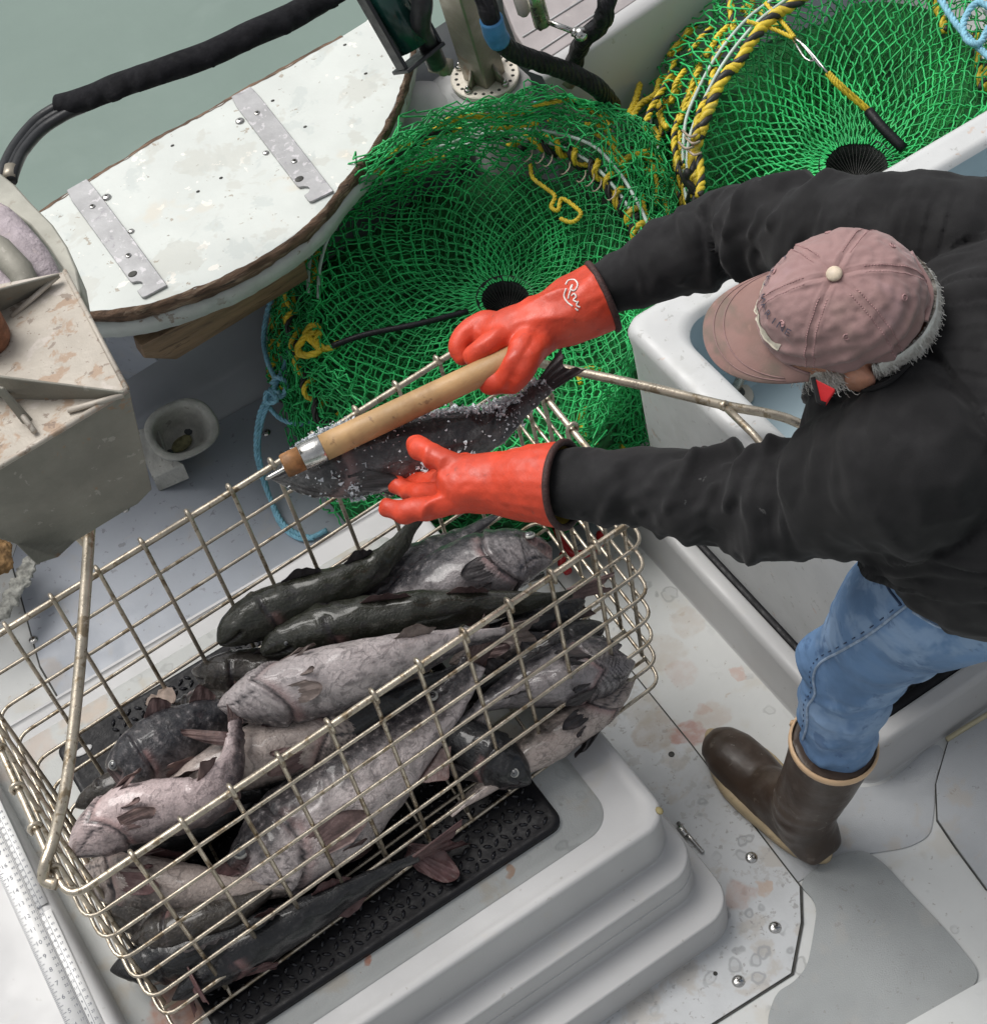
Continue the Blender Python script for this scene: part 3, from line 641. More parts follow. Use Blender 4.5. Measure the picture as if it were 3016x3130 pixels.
# lacing: yellow rope looped with black along the ring
strand_rope(b, wrap(A, n2*.765, n2*.965, 1.0, .006, 9, .012, .013), .0058, (0, 0, 0)); strand_rope(b, wrap(A, n2*.772, n2*.985, 1.0, .006, 8, .006, .012), .0062, (1, 1, 1))
strand_rope(b, wrap(A, n2*.40, n2*.62, 1.35, .006, 9, .008, .012), .0050, (0, 0, 0)); strand_rope(b, wrap(A, n2*.38, n2*.62, 1.35, .006, 8, .0, .012), .0060, (1, 1, 1))
strand_rope(b, wrap(A, n2*.44, n2*.56, 1.9, .006, 9, .01, .010), .0055, (0, 0, 0)); strand_rope(b, wrap(A, n2*.43, n2*.57, 1.9, .006, 8, .0, .012), .0062, (1, 1, 1))
def vr(pts, z, r=.0052, mis=(0, 0, 0)):
    q = [PV(u, v, z if len(t) == 0 else t[0]) for u, v, *t in pts]; strand_rope(b, q, r, mis)
vr([(1050, 228), (1075, 238), (1095, 225), (1115, 212), (1140, 218), (1160, 232), (1166, 255), (1158, 272)], .40, .0050)
vr([(1005, 235), (1025, 250), (1050, 262), (1075, 250), (1100, 232)], .385, .0045)
vr([(605, 635), (580, 650), (570, 672), (585, 680), (612, 672), (600, 655), (585, 640), (600, 622), (612, 635), (605, 655), (625, 668), (650, 655)], .36, .0065)
vr([(1015, 315), (1020, 340), (1045, 360), (1062, 375), (1055, 395), (1068, 402), (1075, 380), (1100, 395), (1112, 410), (1095, 425), (1072, 418)], .435, .0040)
vr([(1188, 318), (1205, 300), (1238, 290)], .45, .0062)
vr([(1240, 640), (1250, 650)], .3, .004)
vr([(1112, 735), (1108, 718), (1118, 708), (1135, 704), (1150, 710)], .30, .0048); vr([(1125, 780), (1112, 795), (1115, 820), (1128, 842), (1145, 850)], .27, .0050); vr([(1120, 890), (1150, 880), (1170, 868), (1180, 850)], .2, .0055)
vr([(1180, 840), (1200, 870), (1207, 880)], .2, .0045)
rr = random.Random(11)
for k in range(46):       # bits of lacing that show through the folds
    j = rr.uniform(n2*.45, n2*.95); u_ = rr.uniform(1.1, 1.75); q = [A.at(u_, j, -.008), A.at(u_+.05*rr.uniform(-1, 1), j+2, -.002), A.at(u_+.05*rr.uniform(-1, 1), j+4, -.012)]
    strand_rope(b, q, .0042, (0, 0, 0) if k % 4 else (1, 1, 1))
for (u, v) in ((400, 0),):
    pass
for (u, v) in ((612, 780), (640, 760), (660, 750), (690, 690), (705, 668), (645, 795), (595, 655), (575, 700), (700, 600)):
    strand_rope(b, [PV(u, v, .22), PV(u+7, v+rr.uniform(-14, 4), .225), PV(u+14, v-12, .215)], .0045, (0, 0, 0))
b.build('lacing_rope', [M['yel'], M['blk']], pa_)['kind'] = 'stuff'
b = MB(); b.tube(spline([PV(635, 662, .40), PV(700, 640, .405), PV(800, 620, .40), PV(895, 596, .38)], 20), .0058, 8); b.build('bungee_cord', M['rubber'], pa_)
b = MB()
for u, v in ((1010, 298), (1048, 308), (1082, 322), (1112, 338), (1142, 355), (1170, 372), (1032, 302), (1128, 345)):
    a_ = rr.uniform(-.4, .4); b.tube(spline([PV(u-8, v+10+a_*6, .452), PV(u-2, v+10, .470), PV(u+7, v, .474), PV(u+9, v-12, .458)], 8), .0014, 5)
b.build('zip_tie', M['tie'], pa_)
B_ = Pot(hole((1640, 318), 60, 44, .40),
    [(1960, 260, .55), (1950, 420, .5), (1800, 560, .45), (1600, 600, .4), (1420, 520, .40), (1335, 400, .43), (1338, 262, .48), (1400, 140, .53), (1500, 25, .56), (1640, -60, .56), (1800, -50, .56), (1905, 70, .56)],
    [(2060, 260, .3), (2000, 480, .2), (1850, 650, .1), (1560, 680, .1), (1330, 600, .1), (1255, 430, .12), (1165, 235, .15), (1185, 85, .28), (1300, -30, .33), (1560, -150, .33), (1850, -140, .33), (2000, 60, .33)], 62, .03, .025)
pb_ = thing('crab_pot', B_.H.mean(0)*[1, 1, 0], 'green netted pot with thick striped rope round its ring, behind the bin at top right', 'crab pot')
B_.net(list(np.linspace(0, 1, 18)**.85)+list(np.linspace(1, 2, 13))[1:], 'outer_netting', M['net'], pb_, r=.0020)
B_.net(list(np.linspace(0.05, 1, 17))+list(np.linspace(1, 1.95, 12))[1:], 'middle_netting', M['net_shaded'], pb_, dz=-.03, shrink=.03, seed=50, amp=.010, phase=1, r=.0016)
B_.net(list(np.linspace(0.2, 1, 14))+list(np.linspace(1, 1.95, 12))[1:], 'inner_netting', M['net_shaded'], pb_, dz=-.055, shrink=.05, seed=77, amp=.010, r=.0016)
B_.core([.12, .4, .7, 1, 1.15, 1.4, 1.65, 1.9], 'net_shade_backing', M['net_core'], pb_, -.085); centre(B_, pb_, None)
m2 = B_.nv*2; b = MB()
for k, u_ in enumerate((1.0, 1.06, 1.13)): b.tube(spline([B_.at(u_, j, .010-.004*k) for j in range(int(m2*.36), int(m2*1.0), 4)], 90), .0036, 8)
for pts in ([(1160, 330), (1175, 240), (1215, 130), (1290, 40)], [(1262, 330), (1262, 250), (1300, 130), (1370, 20)], [(1245, 300), (1250, 200), (1290, 90)]):
    b.tube(spline([PV(u, v, .34) for u, v in pts], 16), .0026, 6)
b.build('grey_ring', M['greyring'], pb_)
b = MB()
p = np.array([B_.at(.99, j, .014) for j in np.linspace(m2*.435, m2*.70, 24)]); p = p+np.array([[.004*fb((k, 1, 0), .4), .006*fb((k, 5, 0), .4), 0] for k in range(len(p))]); strand_rope(b, p, .0112, (0, 0, 1), pitch=.052)
p = np.array([B_.at(.99, j, .008) for j in np.linspace(m2*.36, m2*.44, 12)]); strand_rope(b, p, .010, (1, 1, 0), pitch=.06)
r7 = random.Random(21)
for k in range(26):
    j = r7.uniform(m2*.40, m2*.62); u_ = r7.uniform(1.1, 1.75); q = [B_.at(u_, j+i_*1.5, -.004+r7.uniform(-.006, .008)) for i_ in range(4)]
    strand_rope(b, q, .0055, (0, 0, 0) if k % 3 else (0, 0, 1), pitch=.03)
for pts in ([(1230, 250), (1250, 200), (1280, 150), (1300, 90), (1345, 30)], [(1300, 330), (1290, 260), (1310, 200), (1340, 120), (1385, 60)]):
    strand_rope(b, spline([PV(u, v, .43) for u, v in pts], 30), .0062, (0, 1, 0), pitch=.045)
for pts in ([(1395, -10), (1402, 60), (1370, 110), (1362, 170), (1340, 215), (1330, 270)], [(1338, 300), (1342, 345), (1338, 375)], [(1470, -5), (1510, 10), (1540, -8)],
            [(1782, -5), (1800, 30), (1810, 60)], [(1868, 60), (1872, 110), (1880, 170)], [(1890, 120), (1884, 170)]):
    strand_rope(b, [PV(u, v, .50) for u, v in pts], .0078, (0, 0, 1), pitch=.05)
for pts in ([(1262, 215), (1268, 235), (1278, 245)], [(1205, 235), (1225, 200), (1255, 180), (1265, 150), (1290, 150), (1300, 165), (1280, 195), (1262, 205), (1262, 185)], [(1290, 20), (1320, 40), (1300, 60), (1318, 75)], [(1240, 300), (1258, 265), (1250, 245)], [(1420, 20), (1440, 5), (1430, 30), (1455, 20), (1470, 45), (1500, 50)], [(1200, 225), (1215, 195), (1225, 160)], [(1225, 60), (1240, 85), (1235, 110)]):
    strand_rope(b, spline([PV(u, v, .40) for u, v in pts], 24), .0068, (0, 0, 0), pitch=.03)
b.build('lacing_rope', [M['yel'], M['blk']], pb_)['kind'] = 'stuff'
b = MB(); 
for u, v in ((1320, 255), (1325, 268), (1313, 278), (1328, 290)):
    b.tube(spline([PV(u-14, v-6, .50), PV(u, v+6, .515), PV(u+14, v+2, .505)], 7), .0026, 5)
b.build('zip_tie', M['tie'], pb_)
bg_ = MB(); q = [PV(1465, 5, .55), PV(1500, 45, .56), PV(1520, 70, .56)]; strand_rope(bg_, q, .004, (0, 0, 0)); q = [PV(1430, 40, .56), PV(1480, 55, .56), PV(1518, 72, .56)]; strand_rope(bg_, q, .004, (0, 0, 0))
strand_rope(bg_, [PV(1583, 140, .55), PV(1605, 165, .53), PV(1660, 212, .48)], .0045, (0, 0, 0)); strand_rope(bg_, [PV(1586, 138, .55), PV(1612, 163, .53), PV(1665, 210, .48)], .0036, (0, 0, 0))
hk = tag(bg_.build('hook_line', M['yel']), 'thin yellow cord with a long wire hook crossing the right-hand pot', 'cord')
b = MB(); b.tube(spline([PV(1520, 72, .56), PV(1545, 92, .56), PV(1583, 138, .555)], 8), .0022, 6); b.tube(spline([PV(1518, 76, .56), PV(1540, 110, .56), PV(1556, 116, .56), PV(1552, 105, .56), PV(1524, 72, .56)], 12), .0022, 6); b.tube([PV(1570, 128, .555), PV(1528, 74, .56)], .002, 6); b.build('wire_hook', M['bolt'], hk)
b = MB(); b.tube(spline([PV(1662, 212, .48), PV(1690, 245, .47), PV(1730, 285, .45)], 10), .0105, 8); b.build('rubber_strap', M['rubber'], hk)
b = MB(); b.tube(spline([PV(1300, 318, .50), PV(1302, 330, .50), PV(1312, 350, .48), PV(1328, 372, .45)], 10), .0036, 6); b.tube(spline([PV(1318, 325, .49), PV(1312, 345, .47), PV(1325, 360, .46), PV(1318, 385, .42)], 10), .008, 7)
tag(b.build('snap_clip', M['blk']), 'black and white clip hanging at the lower end of the striped rope', 'clip')
# light blue line at the left of pot A, and top right corner
b = MB()
def bl(pts, r=.0052): strand_rope(b, spline([PV(u, v, z) for u, v, z in pts], 40), r, (0, 0, 0), pitch=.03)
bl([(590, 465, .36), (560, 500, .3), (520, 570, .25), (505, 640, .2), (512, 690, .2), (528, 730, .2), (520, 752, .19)])
bl([(552, 672, .2), (545, 700, .2), (528, 735, .2), (525, 752, .2), (540, 758, .19), (548, 735, .21), (532, 722, .21), (520, 735, .2)])
bl([(520, 750, .19), (498, 790, .15), (490, 850, .1), (498, 900, .06), (520, 960, .03), (545, 1005, .02), (590, 1028, .02), (625, 1015, .02)])
bl([(524, 755, .19), (503, 800, .14), (495, 860, .09), (510, 930, .04), (535, 1000, .02), (570, 1030, .02), (600, 1030, .02)], .0045)
bl([(512, 775, .16), (535, 800, .14), (570, 812, .13), (605, 805, .13)], .0045)
bl([(515, 745, .2), (530, 765, .2), (510, 770, .19), (512, 750, .2), (535, 752, .2)])
tag(b.build('blue_line', M['rope_blue']), 'light blue line knotted at the left side of the nearer green pot', 'rope')
b = MB(); bl([(1795, -10, .58), (1830, 45, .58), (1862, 80, .58), (1900, 115, .58)], .0065); bl([(1905, 20, .59), (1870, 5, .59), (1845, 40, .59), (1850, 75, .59), (1875, 82, .59), (1895, 50, .59), (1910, 70, .59)], .0065)
tag(b.build('blue_line', M['rope_blue']), 'light blue line with an open loop on the pot at the top right corner', 'rope')
b = MB(); bl([(985, 190, .34), (1000, 172, .36), (1015, 180, .36), (1008, 195, .35), (1060, 205, .34), (1085, 215, .33)], .006)
tag(b.build('blue_line', M['rope_blue']), 'light blue loop on top of the nearer pot beside the bolted post flange', 'rope')
b = MB(); b.tube(spline([PV(1065, 1010, .06), PV(1085, 1050, .05), PV(1110, 1062, .05), PV(1145, 1045, .05), PV(1150, 1020, .05)], 24), .009, 8); b.tube(spline([PV(1085, 1050, .05), PV(1075, 1075, .04), PV(1088, 1095, .04)], 8), .009, 8)
tag(b.build('red_hose', mat('red_rubber', (.42, .015, .02), .4)), 'red curved handle on the white deck seen through the right end of the basket', 'handle')
# ---------------------------------------------------------------- post, hoses, hauler
M['post'] = mat('bronze_alloy', (.30, .27, .22), .45, metal=.5, var=.15, vscale=14, bump=.2, bscale=90, spots=((20, .6, .08, (.28, .15, .08), .5),))
ps = thing('hauler_post', P(1481, 229, .5), 'square metal post on a round white bolted flange behind the nearer green pot', 'post')
c = P(1481, 229, .5)
b = MB(); n = 40; ang_ = np.linspace(0, 2*np.pi, n, endpoint=False)
b.loft([[c+[r*math.cos(a), r*math.sin(a), z] for a in ang_] for r, z in ((.066, -.012), (.069, -.010), (.070, -.001), (.068, .001))]); b.build('flange', mat('flange_white', (.72, .67, .58), .35, var=.1, vscale=12, spots=((22, .6, .08, (.4, .22, .12), .6),)), ps, angle=.6)
for k in range(22):
    a = k*2*math.pi/22+.1; p = c+[.058*math.cos(a), .058*math.sin(a), .0015]
    if k % 5 == 2:
        b = MB(); b.ball(p+[0, 0, .004], (.0085, .0085, .006), 10); b.ball(p+[0, 0, .010], (.005, .005, .006), 8); b.build('flange_bolt', M['bolt'], ps)
    else:
        b = MB(); b.ball(p, (.0038, .0038, .0007), 8); b.build('flange_hole', M['seam'], ps)
zt = min(np.arange(.8, 2, .02), key=lambda z: np.hypot(*(P(1400, -40, z)-c)[:2])); top = P(1395, -60, zt); top2 = c+(top-c)*1.6
d = nrm(top2-c); e1 = nrm(np.cross(d, nrm(P(1600, 150, .5)-P(1400, 350, .5)))); e2 = np.cross(d, e1)
def sq(cn, h): return [cn+h*(x*e1+y*e2) for x, y in ((1, .9), (.9, 1), (-.9, 1), (-1, .9), (-1, -.9), (-.9, -1), (.9, -1), (1, -.9))]
b = MB(); b.loft([sq(c, .031), sq(top2, .031)]); b.build('square_tube', M['post'], ps, angle=.3)
for sg in (1, -1):
    for ee, ef in ((e1, e2), (e2, e1)):
        q0 = c+ee*sg*.031+[0, 0, .001]; b = MB(); t_ = ef*.003
        tri = [q0, q0+ee*sg*.030, q0+d*.06]; b.loft([[p-t_ for p in tri], [p+t_ for p in tri]]); b.build('gusset', M['post'], ps)
b = MB(); b.loft([rrect(c[0]-.075, c[0]+.075, c[1]-.075, c[1]+.075, .03, z) for z in (.0, .485)], False, True); b.ball(P(1290, 400, .40), (.11, .10, .10), 20); b.ball(P(1400, 330, .42), (.09, .08, .07), 16)
tag(b.build('pedestal', M['gel_clean']), 'white moulded pedestal below the bolted flange, partly seen through the green net', 'pedestal')
def hose(name, pts, r, m, lab, cat='hose', n=40, rough=0., sides=14, seed=0, par=None, view=True):
    p = spline([PV(*q) if view else q for q in pts], n); p2 = p.copy()
    rr_ = np.full(n, r)
    if rough: rr_ = r*(1+rough*np.array([fb(q, 45, seed)+.6*fb(q, 110, seed) for q in p]))
    b = MB(); b.tube(p2, rr_, sides); o = b.build(name, m, par)
    return o if par is not None else tag(o, lab, cat)
M['tape'] = mat('black_tape_wrap', (.010, .010, .012), .55, spec=.3, var=.4, vscale=30, bump=.9, bscale=60, dist=.006, wave=(30, 4, .6))
M['sleeve'] = mat('fabric_sleeve', (.011, .011, .013), .9, spec=.2, var=.3, vscale=30, bump=.5, bscale=250)
Z1 = .75
h1 = hose('taped_hose', [(855, -60, .95), (918, -20, .9), (938, 30, .86), (952, 72, .80), (985, 100, .74), (1040, 120, .68), (1090, 138, .62), (1140, 165, .56), (1172, 200, .45)], .0185, M['tape'], 'thick black taped hose with a blue tape band running over the post flange', rough=.12, n=60, seed=3)
b = MB(); q = spline([PV(*q_) for q_ in [(855, -60, .95), (918, -20, .9), (938, 30, .86), (952, 72, .80), (985, 100, .74), (1040, 120, .68)]], 60)[25:38]; b.tube(q, .0212, 18); b.build('blue_tape', mat('blue_tape', (.05, .20, .40), .5, var=.15, vscale=40, bump=.3), h1)
hose('taped_hose', [(1170, -60, .85), (1160, 10, .82), (1150, 45, .76), (1120, 72, .7), (1105, 100, .62), (1098, 125, .56)], .018, M['tape'], 'black taped hose coming down at the right of the chrome handle', rough=.14, seed=8)
b = MB(); b.tube([PV(1085, 175, .45), PV(1080, 140, .52)], [.022, .024], 16); b.tube([PV(1098, 118, .57), PV(1092, 140, .52)], .013, 12); tag(b.build('pipe_fitting', M['post']), 'dull brass pipe fitting under the taped hose beside the far side deck', 'fitting')
hose('black_hose', [(795, -60, .95), (808, -5, .92), (805, 50, .86), (822, 90, .80), (835, 118, .74)], .019, M['black_plastic'], 'smooth black hose ending in a fitting left of the square post', rough=.05)
b = MB(); b.tube([PV(838, 108, .745), PV(850, 135, .70)], .0125, 14); b.tube([PV(825, 122, .70), PV(862, 128, .70)], .016, 12)
tag(b.build('hose_coupling', M['post']), 'grey metal coupling at the lower end of the smooth black hose', 'coupling')
# dark green cylinder in black bracket
hm = thing('hydraulic_motor', PV(760, 60, .85), 'dark green cylinder inside a black bracket left of the square post', 'motor')
p0, p1 = PV(700, -60, .95), PV(795, 108, .80); dd = nrm(p1-p0); sx = nrm(np.cross(dd, [0, 0, 1.])); up_ = np.cross(sx, dd)
b = MB(); b.tube([p0+up_*.01, p1+up_*.01-dd*.02], .034, 20); b.build('cylinder', mat('green_paint_dark', (.006, .035, .028), .25, var=.2), hm)
for s_ in (-1, 1):
    b = MB(); q = [p0+sx*s_*.043, p1+sx*s_*.043, p1+sx*s_*.043+up_*.03, p0+sx*s_*.043+up_*.03]; b.loft([[x-sx*.004 for x in q], [x+sx*.004 for x in q]]); b.build('bracket_side', M['black_plastic'], hm, bevel=.002)
b = MB(); q = [p1-sx*.047-up_*.02, p1+sx*.047-up_*.02, p1+sx*.047+up_*.035, p1-sx*.047+up_*.035]; b.loft([[x for x in q], [x+dd*.008 for x in q]]); b.build('bracket_end', M['black_plastic'], hm, bevel=.002)
# chrome handle
ch = thing('ball_handle', PV(1035, 30, .75), 'polished steel lever with a ball knob hanging over the far side deck', 'lever')
b = MB(); b.tube([PV(1010, -60, .9), PV(1038, 45, .77), PV(1041, 47, .769)], [.0155, .0155, .013], 18); b.build('barrel', M['steel'], ch)
b = MB(); b.tube([PV(1045, 40, .77), PV(1105, 62, .75)], .0055, 12); b.build('rod', M['bolt'], ch)
b = MB(); b.ball(PV(1111, 65, .75), .0135, 20); b.tube([PV(1096, 60, .753), PV(1104, 62, .752)], .009, 12); b.build('knob', M['bolt'], ch)
b = MB(); b.tube([PV(980, -60, .85), PV(997, 0, .80), PV(1003, 25, .78), PV(1004, 30, .775)], [.013, .0135, .0115, .006], 14); tag(b.build('pale_plug', mat('cast_grey', (.42, .40, .36), .4, var=.2, vscale=30, bump=.5)), 'pale cast fitting hanging between the blue-taped hose and the lever', 'fitting')
# big sleeved hose over the plank
sl_ = thing('sleeved_hose', PV(300, 140, .95), 'long black sleeved hose arching over the water, its two inner hoses bare at left', 'hose')
pth = [(112, 203, .95), (160, 190, .96), (230, 162, .98), (310, 135, 1.0), (400, 103, 1.0), (480, 65, 1.0), (560, 30, .98), (640, -18, .95), (740, -70, .9)]
n = 90; p = spline([PV(*q) for q in pth], n); b = MB(); loops = []
for i in range(n):
    T = nrm(p[min(i+1, n-1)]-p[max(i-1, 0)]); u = nrm(np.cross(T, [0, 0, 1.])); ww = np.cross(u, T); a = np.linspace(0, 2*np.pi, 20, endpoint=False)
    r = .0205*(.93+.16*i/n)*(1+.05*fb(p[i], 30)); l = p[i]+r*(np.outer(np.cos(a), ww)+np.outer(np.sin(a), u)*1.12)
    j = max(0, fb(p[i], 55, 4))*.010+.003*fb(p[i], 160, 2); 
    l += np.outer(np.clip(np.cos(a+1.75), 0, 1)**6, u*0-ww*.2-u*.0)*j
    side = np.clip(np.sin(a), -1, 1); l += np.outer((side > .85).astype(float), u)*(j*1.6); loops.append(l)
b.loft(loops, True, True); b.build('fabric_sleeve', M['sleeve'], sl_)
for k, (o_, r) in enumerate((((-3, -6), .0105), ((9, 10), .0095), ((3, 2), .008))):
    q = [(150+o_[0], 195+o_[1], .95), (115+o_[0], 210+o_[1], .95), (70+o_[0], 240+o_[1], .95), (32+o_[0]*1.3, 285+o_[1]*.6, .96), (12+o_[0]*1.8, 325, .97), (6+o_[0]*1.8, 345, .97)]
    b = MB(); b.tube(spline([PV(*x) for x in q], 30), r, 12); b.build('inner_hose', M['black_plastic'], sl_)
b = MB(); b.tube([PV(22, 322, .97), PV(18, 345, .97)], .013, 12); b.build('hose_end', M['post'], sl_)
# hauler with stained tray
M['stained'] = mat('stained_alloy', (.43, .39, .335), .55, metal=.1, var=.1, vscale=8, bump=.4, bscale=100, dist=.003, spots=((22, .53, .07, (.33, .21, .13), .7), (60, .61, .03, (.18, .13, .10), .65), (14, .58, .06, (.55, .50, .46), .6), (7, .55, .1, (.30, .25, .21), .5)))
M['dullgrey'] = mat('dull_grey_alloy', (.235, .225, .19), .6, metal=.1, var=.14, vscale=9, bump=.4, bscale=110, dist=.003, spots=((26, .62, .04, (.32, .17, .08), .5), (50, .66, .02, (.36, .34, .30), .7)))
hl_ = thing('line_hauler', PV(120, 800, 1.0), 'stained grey metal tray and curved guard of the line hauler at the left edge', 'hauler')
def plate(pts, name, m, th=.006, dirn=None, bevel=.0015, par=hl_):
    q = [PV(*x) for x in pts]; nm = nrm(np.cross(q[1]-q[0], q[2]-q[0])) if dirn is None else V3(dirn)
    b = MB(); b.loft([[x-nm*th/2 for x in q], [x+nm*th/2 for x in q]]); return b.build(name, m, par, bevel=bevel)
plate([(124, 521, 1.12), (243, 745, 1.15), (-80, 940, 1.15), (-80, 560, 1.12)], 'tray_floor', M['stained'], .004, (0, 0, 1))
fr = [(246, 744, 1.152), (289, 934, .97), (262, 962, .96), (188, 1000, .95), (140, 1032, .95), (108, 1062, .95), (68, 1078, .95), (30, 1040, .97), (-80, 1000, 1.0), (-80, 942, 1.152)]
plate(fr, 'tray_front', M['dullgrey'], .007)
b = MB(); b.tube([PV(-80, 940, 1.153), PV(243, 746, 1.153)], .0042, 8); b.build('rolled_lip', M['stained'], hl_)
b = MB(); b.tube([PV(124, 519, 1.122), PV(243, 745, 1.153)], .0036, 8); b.build('rolled_lip', M['stained'], hl_)
plate([(-60, 712, 1.20), (238, 750, 1.165), (228, 756, 1.158), (130, 785, 1.12), (-60, 768, 1.12)], 'stiffener', M['dullgrey'], .004)
plate([(-60, 568, 1.19), (114, 524, 1.14), (108, 534, 1.13), (24, 606, 1.10), (-60, 640, 1.10)], 'stiffener', M['dullgrey'], .004)
plate([(-12, 738, 1.205), (6, 742, 1.205), (78, 822, 1.13), (60, 830, 1.13)], 'stiffener', M['dullgrey'], .004)
for a_, c_ in (((112, 527, 1.135), (22, 606, 1.128)), ((236, 756, 1.16), (130, 786, 1.155)), ((10, 750, 1.158), (66, 826, 1.157))):
    b = MB(); b.tube([PV(*a_), PV(*c_)], .004, 7); b.build('weld', M['stained'], hl_)
cc = PV(-58, 600, 1.19); b = MB(); b.loft([[cc+[r*math.cos(a), r*math.sin(a), z] for a in ang_] for r, z in ((.034, -.06), (.037, -.05), (.037, 0), (.034, .004))]); b.build('rusty_hub', mat('rust', (.20, .085, .045), .85, var=.4, vscale=50, bump=.8, bscale=200), hl_)
go = [(-40, 305), (0, 330), (28, 352), (60, 388), (100, 428), (128, 470), (147, 515), (154, 555), (150, 580), (143, 600), (146, 622), (165, 655), (190, 682), (205, 708), (205, 735), (180, 735), (120, 640), (112, 610), (118, 585), (130, 572), (131, 548), (118, 512), (92, 472), (58, 430), (20, 402), (-40, 385)]
q = [PV(u, v, 1.0) for u, v in go]; b = MB(); b.loft([[x+[0, 0, -.05] for x in q], [x for x in q]]); b.build('curved_guard', mat('guard_grey', (.33, .325, .28), .5, metal=.15, var=.16, vscale=9, bump=.3, spots=((20, .6, .08, (.22, .19, .15), .5),)), hl_, bevel=.003)
b = MB(); gp = [(-30, 405), (10, 402), (45, 430), (75, 465), (100, 492), (118, 525), (134, 556), (127, 572), (118, 580), (70, 600), (20, 600), (-30, 600)]
q = [PV(u, v, 1.0) for u, v in gp]; cq = np.mean(q, 0)
b.loft([[cq+(x-cq)*s_+[0, 0, z] for x in q] for s_, z in ((1, 0), (.99, .022), (.93, .034), (.6, .045), (.1, .05))], False, True)
b.build('worn_drum', mat('worn_drum', (.40, .345, .37), .7, var=.2, vscale=14, bump=1.0, bscale=55, dist=.008, spots=((12, .55, .1, (.52, .42, .38), .6), (40, .6, .1, (.28, .24, .28), .5))), hl_, sub=1)
b = MB(); b.tube([PV(-40, 455, 1.06), PV(0, 478, 1.06), PV(40, 520, 1.055), PV(75, 600, 1.04)], .02, 10); b.build('inner_rim', M['dullgrey'], hl_)
b = MB(); r_ = random.Random(5)
for k in range(20):
    u, v = r_.uniform(-34, 2), r_.uniform(1050, 1085); b.ball(PV(u, v, .12), (.027, .024, .019), 8)
rmb = remesh(b, .003, 2, .5, lambda v, n: np.array([.005*fb(x, 70)+.003*fb(x, 160) for x in v]))
tag(rmb.build('foam_lump', mat('old_foam', (.30, .18, .08), .9, var=.5, vscale=40, bump=1, bscale=150)), 'torn orange-brown foam lump below the hauler tray at the left edge', 'foam')
b = MB()
for k in range(60):
    t_ = k/59; u = 60-60*t_+r_.uniform(-8, 8); v = 1078+100*t_+r_.uniform(-8, 8); b.ball(PV(u, v, .10), (.012, .012, .008), 6)
rmb = remesh(b, .003, 1, .5, lambda v, n: np.array([.006*fb(x, 90)+.003*fb(x, 200) for x in v]))
tag(rmb.build('frayed_edging', mat('frayed_grey', (.34, .34, .31), .9, var=.4, vscale=60, bump=1, bscale=200)), 'crumbly grey edging along the side floor below the hauler tray', 'edging')
cx_ = PV(-330, 900, .6); b = MB(); b.tube([[cx_[0], cx_[1]+.1, 0], [cx_[0], cx_[1]+.1, 1.02]], .05, 20); b.build('support_column', M['dullgrey'], hl_)
b = MB(); a1_, a2_ = np.array([cx_[0], cx_[1]+.1, 1.04]), PV(-70, 760, 1.08); b.tube([a1_, a2_], .035, 12); b.build('support_arm', M['dullgrey'], hl_)
# grey cast socket
cs = thing('cast_socket', PV(345, 840, .02), 'grey cast cup socket standing on the blue-grey side floor beside the hauler tray', 'socket')
cc = PV(348, 822, .13); tilt = mathutils.Matrix.Rotation(math.radians(24), 3, 'X') @ mathutils.Matrix.Rotation(math.radians(10), 3, 'Y')
R3 = np.array(tilt); M['cast'] = mat('cast_alloy', (.40, .40, .37), .7, metal=.1, var=.2, vscale=20, bump=.7, bscale=120, dist=.004, spots=((40, .62, .04, (.16, .16, .14), .6), (16, .6, .08, (.36, .36, .34), .5)))
b = MB(); aa = np.linspace(0, 2*np.pi, 36, endpoint=False)
def sqr(a): return 1/(abs(math.cos(a))**2.5+abs(math.sin(a))**2.5)**.4
loops = []
for r, z in ((.026, -.095), (.030, -.09), (.040, -.05), (.052, -.012), (.058, -.002), (.058, .004), (.055, .007), (.047, .006), (.043, .0), (.040, -.02), (.034, -.05), (.030, -.075)):
    loops.append([cc+R3 @ np.array([r*1.32*sqr(a)*math.cos(a), r*1.08*sqr(a)*math.sin(a), z]) if z > -.02 or r < .05 else cc for a in aa])
b.loft(loops, True, True); b.build('cup', M['cast'], cs, sub=1)
b = MB(); b.ball(cc+R3 @ np.array([.002, 0, -.072]), (.028, .024, .004), 14); b.build('cup_bottom', mat('cup_dirt', (.20, .19, .10), .9, var=.4, vscale=60), cs)
for dx, dy in ((-.03, -.012), (.032, .014)):
    b = MB(); b.ball(cc+R3 @ np.array([dx*.95, dy, -.069]), (.009, .012, .004), 10); b.build('drain_slot', mat('slot_dark', (.05, .055, .06), .8), cs)
pp = [PV(*x) for x in ((262, 822, .10), (300, 812, .12), (320, 870, .11), (352, 888, .10), (292, 914, .06), (276, 880, .06))]
b = MB(); b.loft([[x-[0, 0, .05] for x in pp], pp]); b.build('mounting_lug', M['cast'], cs, bevel=.003)
